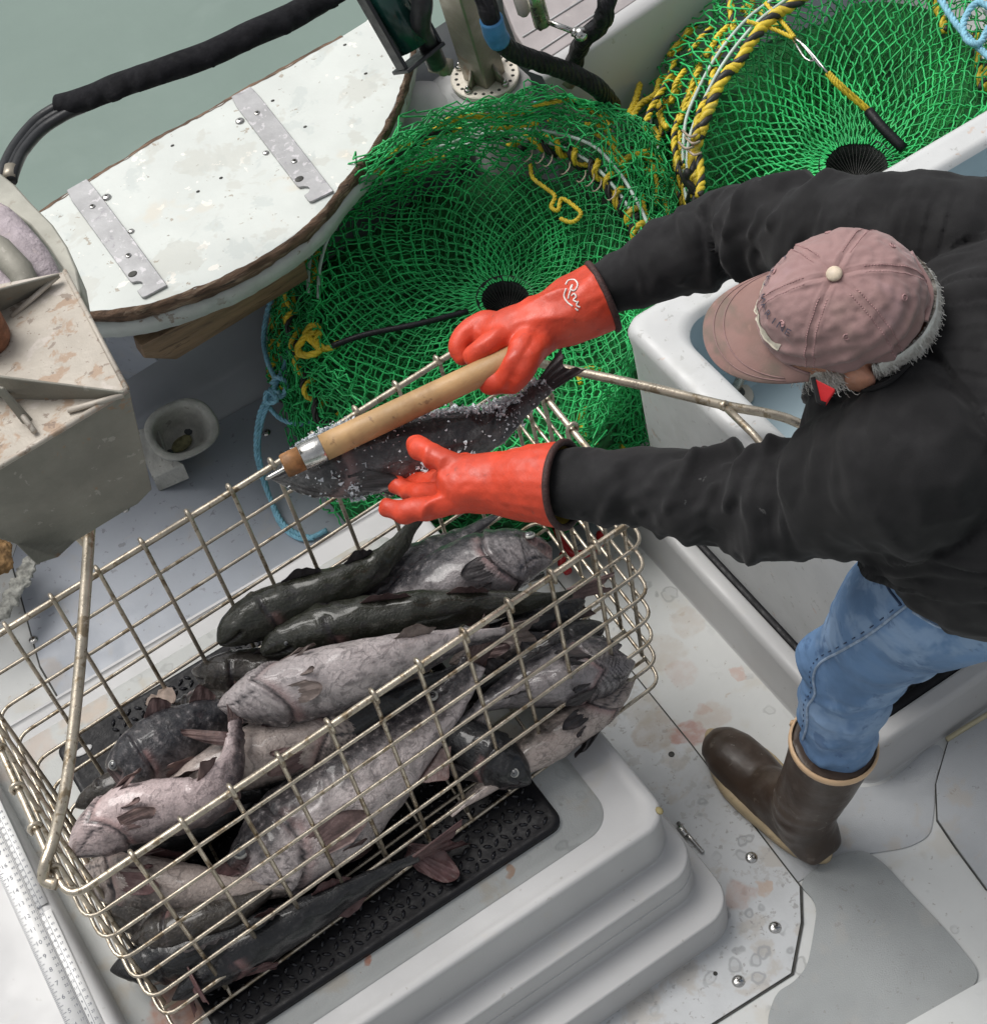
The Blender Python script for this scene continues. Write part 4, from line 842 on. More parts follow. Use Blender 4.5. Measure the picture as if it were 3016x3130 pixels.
# ---------------------------------------------------------------- fish
def fishmat(name, back, belly, pink=(.36, .20, .19), vein=.5, edge=.0, gloss=.36, mottle=.35):
    m = bpy.data.materials.new(name); m.use_nodes = True; N = NT(m); bs = N.n['Principled BSDF']
    def att(k):
        a = N.add('ShaderNodeAttribute'); a.attribute_name = k; return a.outputs['Fac']
    co = N.add('ShaderNodeNewGeometry').outputs['Position']
    n1 = N.noise(co, 11, 6, .72, .6); n2 = N.noise(co, 90, 4, .6); n3 = N.noise(co, 40, 4, .7, 1.2)
    dv = N.math('ADD', att('dv'), N.math('MULTIPLY', N.math('SUBTRACT', n1, .5), 2.6))
    c = N.mix(N.ramp(dv, -.85+edge, .10+edge), belly, back)
    c = N.mix(N.ramp(n2, .42, .62, 0, mottle), c, tuple(x*.45 for x in belly))
    c = N.mix(N.ramp(n2, .58, .70, 0, .35), c, tuple(min(1, x*1.35+.02) for x in belly))
    c = N.mix(N.ramp(n3, .55, .61, 0, vein*.75), c, tuple(x*.35 for x in back))
    vo = N.add('ShaderNodeTexVoronoi', feature='DISTANCE_TO_EDGE'); vo.inputs['Scale'].default_value = 48; N.link(N.mix(.05, co, N.add('ShaderNodeTexNoise').outputs['Color'], 'ADD'), vo.inputs['Vector'])
    c = N.mix(N.math('MULTIPLY', N.ramp(vo.outputs['Distance'], .07, .0, 0, vein*.8), N.ramp(n1, .45, .6)), c, tuple(x*.5 for x in back))
    c = N.mix(N.math('MULTIPLY', att('pk'), N.ramp(n1, .3, .6, .4, 1)), c, pink)
    c = N.mix(att('mk'), c, (.025, .022, .026))
    N.link(c, bs.inputs['Base Color']); N.link(N.ramp(n2, .3, .7, gloss-.1, gloss+.14), bs.inputs['Roughness'])
    bs.inputs['Coat Weight'].default_value = .6; bs.inputs['Coat Roughness'].default_value = .12; bs.inputs['Specular IOR Level'].default_value = .3
    b = N.add('ShaderNodeBump'); b.inputs['Strength'].default_value = .8; b.inputs['Distance'].default_value = .004
    N.link(N.math('ADD', N.math('MULTIPLY', N.noise(co, 260, 3), .5), N.math('MULTIPLY', n3, .9)), b.inputs['Height']); N.link(b.outputs[0], bs.inputs['Normal'])
    return m
FM = {'dark': fishmat('skin_dark', (.014, .015, .017), (.06, .057, .058)), 'grey': fishmat('skin_grey', (.028, .028, .033), (.30, .275, .28)),
      'pale': fishmat('skin_pale', (.055, .05, .054), (.60, .535, .53), edge=.12), 'tan': fishmat('skin_tan', (.06, .052, .047), (.46, .385, .35), edge=.1),
      'pink': fishmat('skin_pink', (.075, .058, .062), (.60, .485, .48), edge=.15), 'olive': fishmat('skin_olive', (.024, .026, .017), (.075, .077, .062), mottle=.55),
      'frost': fishmat('skin_frosted', (.022, .022, .024), (.13, .128, .13), edge=.05, mottle=.6),
      'brown': fishmat('skin_brown', (.038, .033, .027), (.12, .10, .09), mottle=.6)}
def finmat(name, a, b_):
    m = mat(name, a, .45, var=.35, vscale=30, bump=.8, bscale=160, spots=((18, .5, .15, b_, .7),)); return m
M['fin_dark'] = finmat('fin_dark', (.040, .036, .038), (.10, .08, .08)); M['fin_pink'] = finmat('fin_pink', (.13, .085, .082), (.28, .19, .17)); M['fin_red'] = finmat('fin_red', (.095, .048, .048), (.16, .095, .09))
M['fin_pale'] = finmat('fin_pale', (.24, .19, .17), (.12, .085, .08))
M['eye'] = mat('fish_eye', (.10, .105, .11), .08, var=.1, bump=0, coat=1); M['pupil'] = mat('fish_pupil', (.01, .01, .012), .08, bump=0, coat=1); M['eye_ring'] = mat('fish_eye_ring', (.45, .45, .42), .3, bump=.0)
M['mouth'] = mat('mouth_flesh', (.28, .12, .11), .4, var=.3, vscale=60, bump=.5)
SAB = ([0, .015, .04, .08, .13, .19, .26, .36, .46, .58, .70, .80, .88, .95, 1.0], [.006, .018, .035, .058, .080, .094, .103, .107, .103, .090, .070, .050, .036, .028, .026])
LNG = ([0, .015, .04, .08, .13, .19, .26, .36, .46, .58, .70, .80, .88, .95, 1.0], [.008, .020, .034, .048, .060, .067, .068, .064, .060, .054, .046, .038, .030, .022, .018])
def sheet_fin(base, tip, nray, th, m, name, par, wav=.003, scal=.0, seed=0):
    """fan fin between a base line and a tip line, rays raised"""
    K = nray*3+1; bs_, tp = spline(base, K), spline(tip, K); R = 7; top, bot = [], []
    for k in range(K):
        nm = nrm(np.cross(tp[k]-bs_[k], bs_[-1]-bs_[0]+1e-9)); ray = 1 if k % 3 == 0 else .35
        for r in range(R):
            u = r/(R-1); p = bs_[k]*(1-u)+(tp[k]-(tp[k]-bs_[k])*scal*(.5 if k % 3 else 0)*1)*u
            p = p+nm*(wav*math.sin(k*.7+seed+u*3)*u); t2 = th*(1-.75*u)*ray
            top.append(p+nm*t2); bot.append(p-nm*t2)
    v = np.array(top+bot); f = []; n = K*R
    for k in range(K-1):
        for r in range(R-1):
            a = k*R+r; f.append((a, a+1, a+R+1, a+R)); f.append((n+a, n+a+R, n+a+R+1, n+a+1))
    for k in range(K-1):
        for a in (k*R, k*R+R-1): f.append((a, a+R, n+a+R, n+a))
    for r in range(R-1):
        for a in (r, (K-1)*R+r): f.append((a, n+a, n+a+1, a+1))
    b = MB(); b.add(v, f); return b.build(name, m, par)
def fish(label, pts, h, roll=0, skin='grey', prof=SAB, wr=.82, mouth=.0, fins='dark', tail=(.085, .05), tailtwist=0., view=True, group='fish in the basket',
         eye=1, pec=1, gill=1., dors=2, rolls=None, name='fish', tailfin=True, belly=0., vees=1., pecsc=1., zlift=0., seed=0, lat=0):
    P_ = [PV(u, v, z+zlift) for u, v, z in pts] if view else [V3(p) for p in pts]; NS, NA = 110, 64
    C = spline(P_, NS); L = np.linalg.norm(np.diff(C, axis=0), axis=1).sum(); s = np.concatenate([[0], np.cumsum(np.linalg.norm(np.diff(C, axis=0), axis=1))])/L
    T = np.gradient(C, axis=0); T /= np.linalg.norm(T, axis=1, keepdims=True)
    tt = s; pr = interp(tt, *prof); k0 = h/max(prof[1]); H = pr*k0; W = H*wr*np.interp(tt, [0, .1, .5, .85, 1], [1.05, 1.05, 1, .7, .4])
    rl = np.radians(np.interp(tt, np.linspace(0, 1, len(rolls)), rolls)) if rolls is not None else np.full(NS, math.radians(roll))
    A_ = np.linspace(-math.pi, math.pi, NA, endpoint=False); V, AT = [], []; Ds, Ss = [], []
    for i in range(NS):
        U = nrm(np.array([0, 0, 1.])-T[i]*T[i][2]); S = np.cross(T[i], U); D = math.cos(rl[i])*U+math.sin(rl[i])*S; E_ = np.cross(T[i], D); Ds.append(D); Ss.append(E_)
        t = tt[i]
        for a in A_:
            aa = abs(a); hh, ww = H[i], W[i]
            if belly and aa > 1.6: hh *= 1-belly*math.sin(min(1, (t-.1)/.6)*math.pi)*.25 if t > .1 else 1
            mk = pk = 0.; dr = 0.
            # gill cover edge, converging on the throat
            tg = (.245-.02*math.cos(aa*1.0)-.115*max(0, (aa-1.75)/1.39)**1.3)*gill; g = t-tg
            if aa > .35:
                dr += .055*math.exp(-((g+.016)/.016)**2)-.085*math.exp(-((g-.006)/.009)**2); mk += 1.0*math.exp(-((g-.006)/.008)**2)
                pk += .55*math.exp(-((g-.022)/.022)**2) if aa > 1.2 else 0
            # branchiostegal folds
            if aa > 1.5 and t < tg and t > .05: 
                q = (g*150+aa*2.5); dr += .018*math.sin(q*2)*vees*min(1, (aa-1.5)*2); mk += .6*max(0, math.sin(q*2))**5*vees*min(1, (aa-1.5)*2)
            # cheek and jaw line on the underside
            tj = .17-.05*abs(aa-2.3)
            if 1.9 < aa < 3.0 and t < tj+.02:
                aj = 2.05+.75*(t/.19); e = aa-aj; dr -= .06*math.exp(-(e/.07)**2); mk += .95*math.exp(-(e/.055)**2)
            # mouth
            am = 1.86-.45*t/.1; e = aa-am
            if t < .115:
                fade = min(1, (.115-t)/.02); dr -= (.30+mouth*3)*math.exp(-(e/(.09+mouth))**2)*fade; mk += .8*math.exp(-(e/(.075+mouth*.6))**2)*fade*(1 if mouth < .02 else .75)
                if mouth: pk += .6*math.exp(-(e/(.25))**2)*fade
            # operculum ridges, nostril, lateral line
            if .1 < t < tg-.02 and .9 < aa < 1.7: dr += .012*math.sin(t*160+aa*6)
            sk1 = fb((t*8, math.cos(a)*2.2, math.sin(a)*2.2), 1.6, seed); sk2 = fb((t*26, math.cos(a)*6, math.sin(a)*6), 1.2, seed+4)
            mk += .55*min(1, max(0, sk1-.10)*3)*min(1, max(0, sk2+.12)*3.5)*(.4 if aa > 2.6 else 1); dr += .020*sk1+.012*sk2
            if lat and t > .24: mk += .35*math.exp(-((aa-1.25)/.035)**2)
            dr += -.05*math.exp(-((t-.115)/.03)**2)*(1 if aa < .8 else 0)*.5
            p = C[i]+D*math.cos(a)*hh*(1+dr)+E_*math.sin(a)*ww*(1+dr)
            if mouth and t < .13:
                q = (1-t/.13); p = p+D*mouth*(.35 if aa < am else -.75)*q*.9*h/.05+ (T[i]*mouth*.15 if aa > am else 0)
            nz = .0035*fb(p, 11, seed)+.0022*fb(p*np.array([1, 1, 1]), 38, seed+5)+.0012*math.sin(60*np.dot(p, D)+9*fb(p, 9, seed+2))*(1 if t > .25 else .3)
            p = p+(D*math.cos(a)+E_*math.sin(a))*nz*min(1, t*12+.15)
            V.append(p); AT.append((math.cos(aa), min(1, mk), min(1, pk)))
    f = []
    for i in range(NS-1):
        for j in range(NA): k = (j+1) % NA; f.append((i*NA+j, i*NA+k, (i+1)*NA+k, (i+1)*NA+j))
    f.append(tuple(range(NA-1, -1, -1))); f.append(tuple((NS-1)*NA+j for j in range(NA)))
    base = C[NS//2]; th_ = thing(name, base, label, 'fish', group)
    b = MB(); b.add(V, f, 0, AT); b.build('body', FM[skin], th_, attr=('dv', 'mk', 'pk'))
    fm = M['fin_'+fins]; i1 = NS-2
    def at(t, a, out=1.0):
        i = int(np.argmin(abs(tt-t))); return C[i]+Ds[i]*math.cos(a)*H[i]*out+Ss[i]*math.sin(a)*W[i]*out, i
    if tailfin:
        D, E_, Te = Ds[i1], Ss[i1], T[i1]; ct, st = math.cos(tailtwist), math.sin(tailtwist); F = D*ct+E_*st; e = C[-1]; lt, sp = tail
        sheet_fin([e-F*H[-1]*.95-Te*.008, e-Te*.004, e+F*H[-1]*.95-Te*.008], [e-F*sp+Te*lt, e-F*sp*.5+Te*lt*.86, e+Te*lt*.66, e+F*sp*.5+Te*lt*.86, e+F*sp+Te*lt], 12, .0022, fm, 'tail_fin', th_, .002, seed=seed)
    if eye:
        for sg in (1, -1):
            q, i = at(.095, sg*1.12, .93); ax = nrm(Ds[i]*math.cos(1.15)+sg*Ss[i]*math.sin(1.15)*1.5); r = h*.135
            Rm = np.array(mathutils.Vector(ax).to_track_quat('Z', 'Y').to_matrix())
            b = MB(); b.ball(q, (r*1.18, r*1.18, r*.62), 16, Rm); o = b.build('eye', M['eye_ring'], th_)
            b = MB(); b.ball(q+ax*r*.25, (r*.98, r*.98, r*.50), 16, Rm); b.build('iris', M['eye'], o)
            b = MB(); b.ball(q+ax*r*.50, (r*.5, r*.5, r*.30), 12, Rm); b.build('pupil', M['pupil'], o)
    if pec:
        for sg in (1, -1):
            l_ = h*1.35*pecsc; q0, i = at(.262, sg*2.0, .97); q1, i2 = at(.262, sg*2.55, .97); n_ = nrm(Ds[i]*math.cos(2.2)*.4+sg*Ss[i]*math.sin(2.2)); d_ = T[i]
            sheet_fin([q0, (q0+q1)/2, q1], [q0+d_*l_*.45+n_*l_*.10+Ds[i]*l_*.05, q0*.8+q1*.2+d_*l_*.85+n_*l_*.17, (q0+q1)/2+d_*l_*1.08+n_*l_*.2-Ds[i]*l_*.10, q0*.2+q1*.8+d_*l_*.95+n_*l_*.17-Ds[i]*l_*.14, q1+d_*l_*.6+n_*l_*.12-Ds[i]*l_*.15], 8, .0016, fm, 'pectoral_fin', th_, .0015, seed=seed)
            q0, i = at(.30, sg*2.75, .98); l_ *= .62
            sheet_fin([q0, q0+T[i]*.006, q0+T[i]*.012], [q0+T[i]*l_*.9-Ds[i]*.008+n_*.010, q0+T[i]*l_-Ds[i]*.012+n_*.004, q0+T[i]*l_*.8-Ds[i]*.014], 5, .0014, fm, 'pelvic_fin', th_, .001, seed=seed)
    for k in range(dors):
        t0, t1 = ((.34, .50), (.60, .74))[k]; bp = [at(t, 0, .97)[0] for t in np.linspace(t0, t1, 5)]; i = at((t0+t1)/2, 0)[1]
        hgt = [.25, .75, .62, .45, .22]; lean = T[i]*.018
        sheet_fin(bp, [p+Ds[i]*h*.62*x+lean*x+Ss[i]*.010*x for p, x in zip(bp, hgt)], 9, .0012, fm, 'dorsal_fin', th_, .002, seed=seed)
    if dors:
        bp = [at(t, math.pi, .97)[0] for t in np.linspace(.62, .74, 4)]; i = at(.68, 0)[1]
        sheet_fin(bp, [p-Ds[i]*h*.5*x+T[i]*.015 for p, x in zip(bp, (.3, .85, .6, .25))], 7, .0012, fm, 'anal_fin', th_, .002, seed=seed)
    return th_
# bottom layer
fish('dark grey fish lying on the basket floor, blunt head in the near left corner', [(212, 1858, .325), (300, 1838, .335), (400, 1812, .335), (520, 1760, .335), (640, 1700, .335)], .050, 20, 'dark', tailfin=False, seed=1, eye=0)
fish('dark fish under the others along the near side, seen between black mat and pale fish', [(330, 1915, .32), (430, 1845, .33), (560, 1770, .33), (700, 1690, .33), (800, 1640, .33)], .036, -30, 'dark', fins='red', tail=(.085, .042), seed=2, tailtwist=.5, eye=0)
fish('brown fish with a red fanned tail low in the near left part of the basket', [(190, 1690, .36), (240, 1720, .365), (300, 1760, .365), (330, 1800, .36), (345, 1835, .35)], .046, 90, 'brown', fins='red', tail=(.085, .050), tailtwist=1.2, seed=3, eye=0, dors=0)
fish('grey tan fish lying low left of centre, mostly under the large pale fish', [(150, 1665, .38), (230, 1690, .385), (330, 1705, .385), (430, 1710, .38), (560, 1700, .36)], .052, 150, 'tan', fins='red', tailfin=False, seed=4)
fish('pale brown fish low along the near right side below the striped gill fish', [(1215, 1300, .335), (1130, 1360, .335), (1060, 1410, .335), (960, 1480, .335), (860, 1560, .335)], .040, 110, 'tan', tailfin=False, eye=0, seed=5)
fish('black fish with a glassy eye squeezed under the pale fish right of centre', [(1015, 1500, .34), (960, 1462, .35), (900, 1430, .35), (820, 1400, .35), (720, 1390, .35)], .048, 40, 'dark', tailfin=False, seed=6)
fish('dark round-headed fish behind the striped gill fish at the right end', [(1158, 1195, .36), (1110, 1222, .365), (1040, 1262, .365), (950, 1310, .36), (860, 1350, .35)], .042, 20, 'dark', tailfin=False, eye=0, seed=7)
fish('grey fish lying under the slim olive fish at the right end', [(860, 1270, .38), (960, 1245, .385), (1050, 1210, .385), (1090, 1180, .38)], .034, 160, 'tan', fins='pink', tail=(.05, .03), eye=0, seed=8)
fish('brown fish whose blunt head pokes out below the olive fish at the left', [(368, 1285, .40), (430, 1292, .405), (520, 1290, .40), (640, 1270, .39), (740, 1240, .38)], .046, -20, 'brown', tailfin=False, eye=0, seed=9)
fish('mottled grey brown fish at the far left end, snout against the rubber mat', [(143, 1545, .37), (185, 1525, .38), (235, 1500, .38), (300, 1450, .37), (380, 1400, .36)], .034, 20, 'brown', tailfin=False, eye=0, seed=10)
fish('brown mottled fish lying behind the open-mouthed head on the left', [(300, 1380, .37), (350, 1370, .38), (420, 1350, .38), (520, 1340, .37), (600, 1330, .36)], .040, 40, 'brown', tailfin=False, eye=0, seed=11, pec=0)
fish('striped-gilled pale fish at the right end of the basket, its head pressed to the mesh', [(1215, 1268, .375), (1160, 1282, .38), (1080, 1300, .385), (980, 1332, .385), (900, 1372, .37)], .055, 150, 'grey', tailfin=False, pecsc=.7, seed=12, gill=1.3, vees=2.0)

for k_, (lb, pts_, h_, rl_, sk_) in enumerate([
    ('dark fish wedged low along the far side under the slim olive fish', [(380, 1330, .33), (470, 1290, .34), (600, 1240, .34), (740, 1190, .33)], .042, 30, 'dark'),
    ('dark grey fish low in the left half, showing only between the pink fish', [(200, 1620, .335), (300, 1600, .34), (420, 1560, .34), (560, 1500, .335)], .050, 40, 'dark'),
    ('black fish low in the middle, showing as a dark strip under the pale belly', [(420, 1540, .34), (520, 1490, .35), (640, 1430, .35), (780, 1360, .34)], .050, 20, 'dark'),
    ('dark fish under the grey big-headed fish toward the far right', [(640, 1250, .35), (760, 1210, .36), (900, 1150, .36), (1040, 1100, .35)], .048, 30, 'grey'),
    ('dark slim fish below the slim olive one at the right end', [(1120, 1150, .39), (1040, 1185, .40), (940, 1215, .40), (840, 1240, .39)], .030, 10, 'dark'),
    ('greyish fish low at the near left, its side against the mesh', [(250, 1800, .36), (340, 1775, .37), (450, 1735, .37), (560, 1670, .36)], .040, 60, 'brown')]):
    fish(lb, pts_, h_, rl_, sk_, tailfin=False, eye=0, dors=0, pec=0, seed=40+k_)
# middle layer
fish('big tan fish lying belly up below the curled pink fish in the left half', [(720, 1370, .42), (640, 1400, .425), (560, 1425, .43), (440, 1465, .43), (330, 1520, .42), (230, 1600, .40)], .062, 165, 'tan', fins='pink', tailfin=False, eye=0, pecsc=.8, seed=13, vees=1.6)
fish('grey fish head with gaping mouth and round eye at the left end', [(208, 1480, .44), (250, 1462, .45), (320, 1425, .45), (400, 1385, .44), (500, 1350, .42)], .055, -45, 'grey', mouth=.030, fins='pink', tailfin=False, seed=14)
b = MB(); bp = [PV(440, 1402, .50), PV(442, 1416, .50), PV(440, 1430, .495)]
sheet_fin(bp, [PV(345, 1396, .51), PV(352, 1408, .51), PV(400, 1424, .50)], 8, .002, M['fin_pink'], 'pectoral_fin', [o for o in bpy.data.objects if str(o.get('label', '')).startswith('big tan fish')][0])
fish('large pale grey fish lying on its side against the near mesh, tail bent up', [(425, 1690, .36), (500, 1650, .365), (590, 1580, .372), (690, 1495, .38), (780, 1415, .39), (850, 1350, .40), (888, 1303, .42), (908, 1268, .44)], .084, 0, 'pale', fins='pink', tail=(.085, .038), pecsc=.8, rolls=(-75, -80, -85, -80, -60), seed=15, mouth=.012, lat=1, tailtwist=.9, wr=.8)
b = MB(); tf = sheet_fin([PV(772, 1612, .33), PV(780, 1625, .325), PV(775, 1640, .32)], [PV(845, 1620, .315), PV(880, 1672, .30), PV(850, 1690, .298), PV(800, 1668, .30)], 12, .0022, M['fin_red'], 'red_fin', [o for o in bpy.data.objects if str(o.get('label', '')).startswith('dark fish under the others')][0])
fish('curled pink-white fish near the left end, tail bent up to the pale jaw', [(130, 1640, .49), (180, 1600, .50), (250, 1560, .505), (330, 1545, .505), (395, 1530, .505), (435, 1480, .51), (452, 1420, .515), (450, 1375, .52)], .052, 0, 'pink', fins='pink', rolls=(178, 178, 172, 165, 150, 130), tail=(.03, .012), seed=17, eye=0, pecsc=.75, vees=.8)
fish('smooth grey fish running to the far right under the gloved hand', [(620, 1185, .40), (700, 1140, .41), (790, 1080, .415), (870, 1035, .415), (950, 985, .41)], .048, 60, 'grey', tailfin=False, eye=0, pec=0, seed=18)
fish('grey fish with a big head and open black jaw against the far right corner', [(1058, 1058, .44), (1010, 1062, .445), (930, 1085, .445), (840, 1120, .44), (740, 1160, .42), (650, 1200, .40)], .066, 100, 'grey', mouth=.020, pecsc=.6, seed=19, tailfin=False, gill=1.15)
fish('long limp charcoal fish draped across the middle, between the pale central and large grey fish', [(420, 1500, .40), (500, 1470, .41), (600, 1425, .42), (700, 1370, .425), (800, 1320, .42), (900, 1275, .41)], .044, -20, 'dark', tailfin=False, eye=0, seed=61, dors=0)
fish('long dark fish draped along the far left, under the brown blunt-headed one', [(250, 1500, .36), (330, 1420, .37), (420, 1350, .38), (540, 1290, .38)], .042, -30, 'brown', tailfin=False, eye=0, seed=62, dors=0, pec=0)
fish('long grey fish draped over the striped-gilled one toward the right mesh', [(1190, 1235, .39), (1120, 1250, .40), (1040, 1280, .405), (950, 1330, .40), (880, 1385, .39)], .030, 100, 'grey', tailfin=False, eye=0, seed=63, dors=0, pec=0)
# top layer
fish('slim olive fish with narrow head and upright tail lying along the far side', [(418, 1232, .47), (470, 1192, .475), (560, 1150, .48), (650, 1120, .48), (720, 1085, .48), (770, 1035, .48), (795, 1000, .475)], .0405, -28, 'olive', LNG, wr=.95, fins='dark', tail=(.03, .012), seed=20, lat=1)
fish('slim olive fish with a green-gold back stretched across to the right end', [(500, 1250, .455), (560, 1218, .46), (680, 1192, .465), (800, 1172, .465), (920, 1158, .46), (1040, 1148, .455), (1095, 1135, .45)], .042, -15, 'olive', LNG, wr=.95, fins='pink', tail=(.075, .020), seed=21, lat=1)
fish('fat pale fish lying belly up in the centre with dark fins on its white chest', [(418, 1352, .50), (460, 1345, .51), (540, 1328, .515), (640, 1300, .515), (760, 1262, .51), (880, 1225, .50), (965, 1212, .48)], .060, 172, 'pale', fins='pale', tail=(.06, .03), seed=22, eye=0, vees=.7, pecsc=.62)
b = MB(); c_ = PV(828, 1332, .425); b.ball(c_, (.0095, .0095, .003), 14); e_ = b.build('eye', M['eye_ring'], [o for o in bpy.data.objects if str(o.get('label', '')).startswith('black fish with a glassy')][0])
b = MB(); b.ball(c_+[0, 0, .002], (.006, .006, .003), 12); b.build('pupil', M['pupil'], e_)
b = MB(); cc = PV(310, 1340, .43); n_ = 22; lp = [cc+np.array([.024*math.cos(a)*(1+.25*fb((math.cos(a), math.sin(a), 3), 2)), .020*math.sin(a)*(1+.3*fb((math.cos(a), math.sin(a), 9), 3)), .006*math.sin(3*a)]) for a in np.linspace(0, 2*math.pi, n_, endpoint=False)]
b.loft([lp, [p+[0, 0, .002] for p in lp]]); tag(b.build('skin_scrap', mat('skin_scrap', (.45, .35, .29), .6, var=.25, vscale=60, bump=.7), bevel=.0005), 'small pale scrap of skin lying above the gaping fish head at the left end', 'scrap')
# held fish
HZ = .80
hf = fish('dark frosted fish held on the hook by the gloved hands above the basket', [(520, 915, HZ), (560, 905, HZ+.005), (640, 890, HZ+.01), (740, 868, HZ+.01), (840, 850, HZ+.01), (930, 822, HZ+.01), (1000, 775, HZ+.01), (1045, 735, HZ+.01)],   .0545, 0, 'frost', wr=.8, fins='dark', tail=(.062, .026), rolls=(-60, -55, -50, -50, -60, -75), seed=30, group=None, name='fish', dors=0, pecsc=.9)
b = MB(); r_ = random.Random(9)
hp = spline([PV(*q) for q in [(520, 905, HZ), (560, 885, HZ+.005), (640, 870, HZ+.01), (740, 850, HZ+.01), (840, 830, HZ+.01), (930, 802, HZ+.01), (1000, 765, HZ+.01)]], 200)
def shard(c, s):
    v = np.array([[r_.gauss(0, 1) for _ in range(3)] for _ in range(5)]); v = v/np.linalg.norm(v, axis=1, keepdims=True)*s; b.add(v+c, [(0, 1, 2), (0, 2, 3), (0, 3, 4), (0, 4, 1), (1, 4, 2), (2, 4, 3)])
hb_ = [c for c in hf.children if c.name.startswith('body')][0]; vv = np.array([list(x.co) for x in hb_.data.vertices])+np.array(hf.location); nn_ = np.array([list(x.normal) for x in hb_.data.vertices])
camd = nrm(np.array([0, 0, HC])-V3(hf.location)); ic = []
for i in range(len(vv)):
    dn = np.dot(nn_[i], camd); up = nn_[i][2]*.55+nn_[i][1]*.8
    if dn < 0: continue
    t_ = (i//64)/110; cl = fb(vv[i], 17, 1)+.5*fb(vv[i], 45, 8)
    pr_ = .05*(1 if cl > 0 else .3)+(.95 if up > .66 and cl > -.28 else .0)+(.55 if up > .45 and cl > .10 else 0)+(.3 if cl > .36 else 0)
    if t_ > .84: pr_ *= .12
    pr_ *= min(1, max(0, (t_-.045)*6))
    if t_ < .13 or (t_ < .22 and r_.random() < .5): continue
    for k in range(6):
        if r_.random() < pr_*.95: c = vv[i]+nn_[i]*r_.uniform(0, .0035)+np.array([r_.gauss(0, .0028) for _ in range(3)]); shard(c, r_.uniform(.0010, .0034) if r_.random() < .88 else .0052)
ice = mat('crushed_ice', (.78, .82, .86), .15, var=.05, vscale=100, bump=0); ice.node_tree.nodes['Principled BSDF'].inputs['Transmission Weight'].default_value = .35
tag(b.build('ice_crystals', ice, smooth=False), 'crushed white ice frosting the back and flank of the fish held on the hook', 'ice', kind='stuff')
# ---------------------------------------------------------------- person
from mathutils.bvhtree import BVHTree
camp = np.array([0, 0, HC])
def chain(b, pts, rs=None, n=24, sides=20, view=True, flat=1., up=None):
    """capsule chain: pts [(u,v,z,r)] closed with round ends"""
    p = np.array([PV(*q[:3]) if view else q[:3] for q in pts], float); r = [q[3] for q in pts]
    c = spline(np.hstack([p, np.array(r)[:, None]]), n); b.tube(c[:, :3], c[:, 3], sides, flat=flat, up=up)
    b.ball(c[0, :3], c[0, 3]*.98, 14); b.ball(c[-1, :3], c[-1, 3]*.98, 14); return c
class Limb:
    def __init__(s, c): s.c = c[:, :3]; s.r = c[:, 3]; s.s = np.concatenate([[0], np.cumsum(np.linalg.norm(np.diff(s.c, axis=0), axis=1))])
    def near(s, v):
        d = np.linalg.norm(s.c-v, axis=1); i = int(np.argmin(d)); i0 = max(i-1, 0); i1 = min(i+1, len(s.c)-1); T = nrm(s.c[i1]-s.c[i0])
        st = s.s[i]+np.dot(v-s.c[i], T); u = nrm(np.cross(T, [.1, .3, 1])); w_ = np.cross(T, u); q = v-s.c[i]
        return d[i]/s.r[i], st, math.atan2(np.dot(q, w_), np.dot(q, u))
def folds(limbs, amp, freq=1., twist=1.3, base=.0025, seed=0, bf=9):
    def f(V, Nn):
        out = np.zeros(len(V))
        for i, v in enumerate(V):
            best = min((L.near(v)+(L,) for L in limbs), key=lambda q: q[0]); d, st, ph, L = best
            a = amp(L, st) if callable(amp) else amp
            m_ = max(0, fb((math.cos(ph), math.sin(ph), st*9), 1.3, seed+3)+.38)
            m2 = max(0, fb((math.cos(ph)*1.5, math.sin(ph)*1.5, st*16), 1.6, seed+11)+.25)
            x = st*52*freq+twist*math.sin(ph+seed)*1.6+2.0*fb(v, 9, seed)+.8*math.sin(ph*2+seed)
            y = st*128*freq+twist*2.2*math.sin(ph+seed+1)+3.0*fb(v, 10, seed+6)
            ridge = (.5+.5*math.cos(x))**1.7-.4+.7*m2/max(m_, .2)*((.5+.5*math.cos(y))**1.5-.4)
            out[i] = a*ridge*m_*1.6+base*fb(v, bf, seed+8)+base*.5*fb(v, 28, seed+4)
        return out
    return f
person = thing('person', PV(1560, 1640, 0)*[1, 1, 0], 'person in black sweatshirt, faded pink cap, jeans and brown boots hooking a fish', 'person')
# --- sweatshirt
b = MB()
armR = chain(b, [(1860, 478, 1.14, .094), (1760, 456, 1.145, .085), (1620, 447, 1.11, .076), (1500, 444, 1.05, .0715), (1405, 446, 1.00, .069), (1310, 482, .97, .060), (1230, 520, .94, .050), (1150, 560, .925, .040)], n=40)
armL = chain(b, [(1750, 890, 1.11, .112), (1665, 912, 1.07, .098), (1565, 950, 1.01, .083), (1480, 962, .985, .076), (1380, 957, .965, .066), (1250, 938, .945, .055), (1150, 930, .93, .049), (1085, 927, .925, .046)], n=40)
sp1 = chain(b, [(1950, 570, 1.09, .125), (1935, 680, 1.10, .150), (1905, 850, 1.06, .150), (1890, 975, 1.0, .140), (1895, 1025, .965, .138)], n=24)
shl = chain(b, [(1870, 485, 1.13, .092), (1850, 640, 1.09, .105), (1750, 880, 1.10, .112)], n=16)
chain(b, [(1740, 720, 1.04, .085), (1700, 830, 1.05, .112), (1790, 970, 1.01, .118)], n=12)
chain(b, [(1830, 640, 1.13, .070), (1775, 670, 1.11, .066), (1700, 715, 1.07, .060)], n=8)
def ampS(L, st):
    t = st/L.s[-1]
    return .0150*(math.exp(-((t-.52)/.22)**2)+.35) if L is LR or L is LL else .011
LR, LL, LS, LH = Limb(armR), Limb(armL), Limb(sp1), Limb(shl)
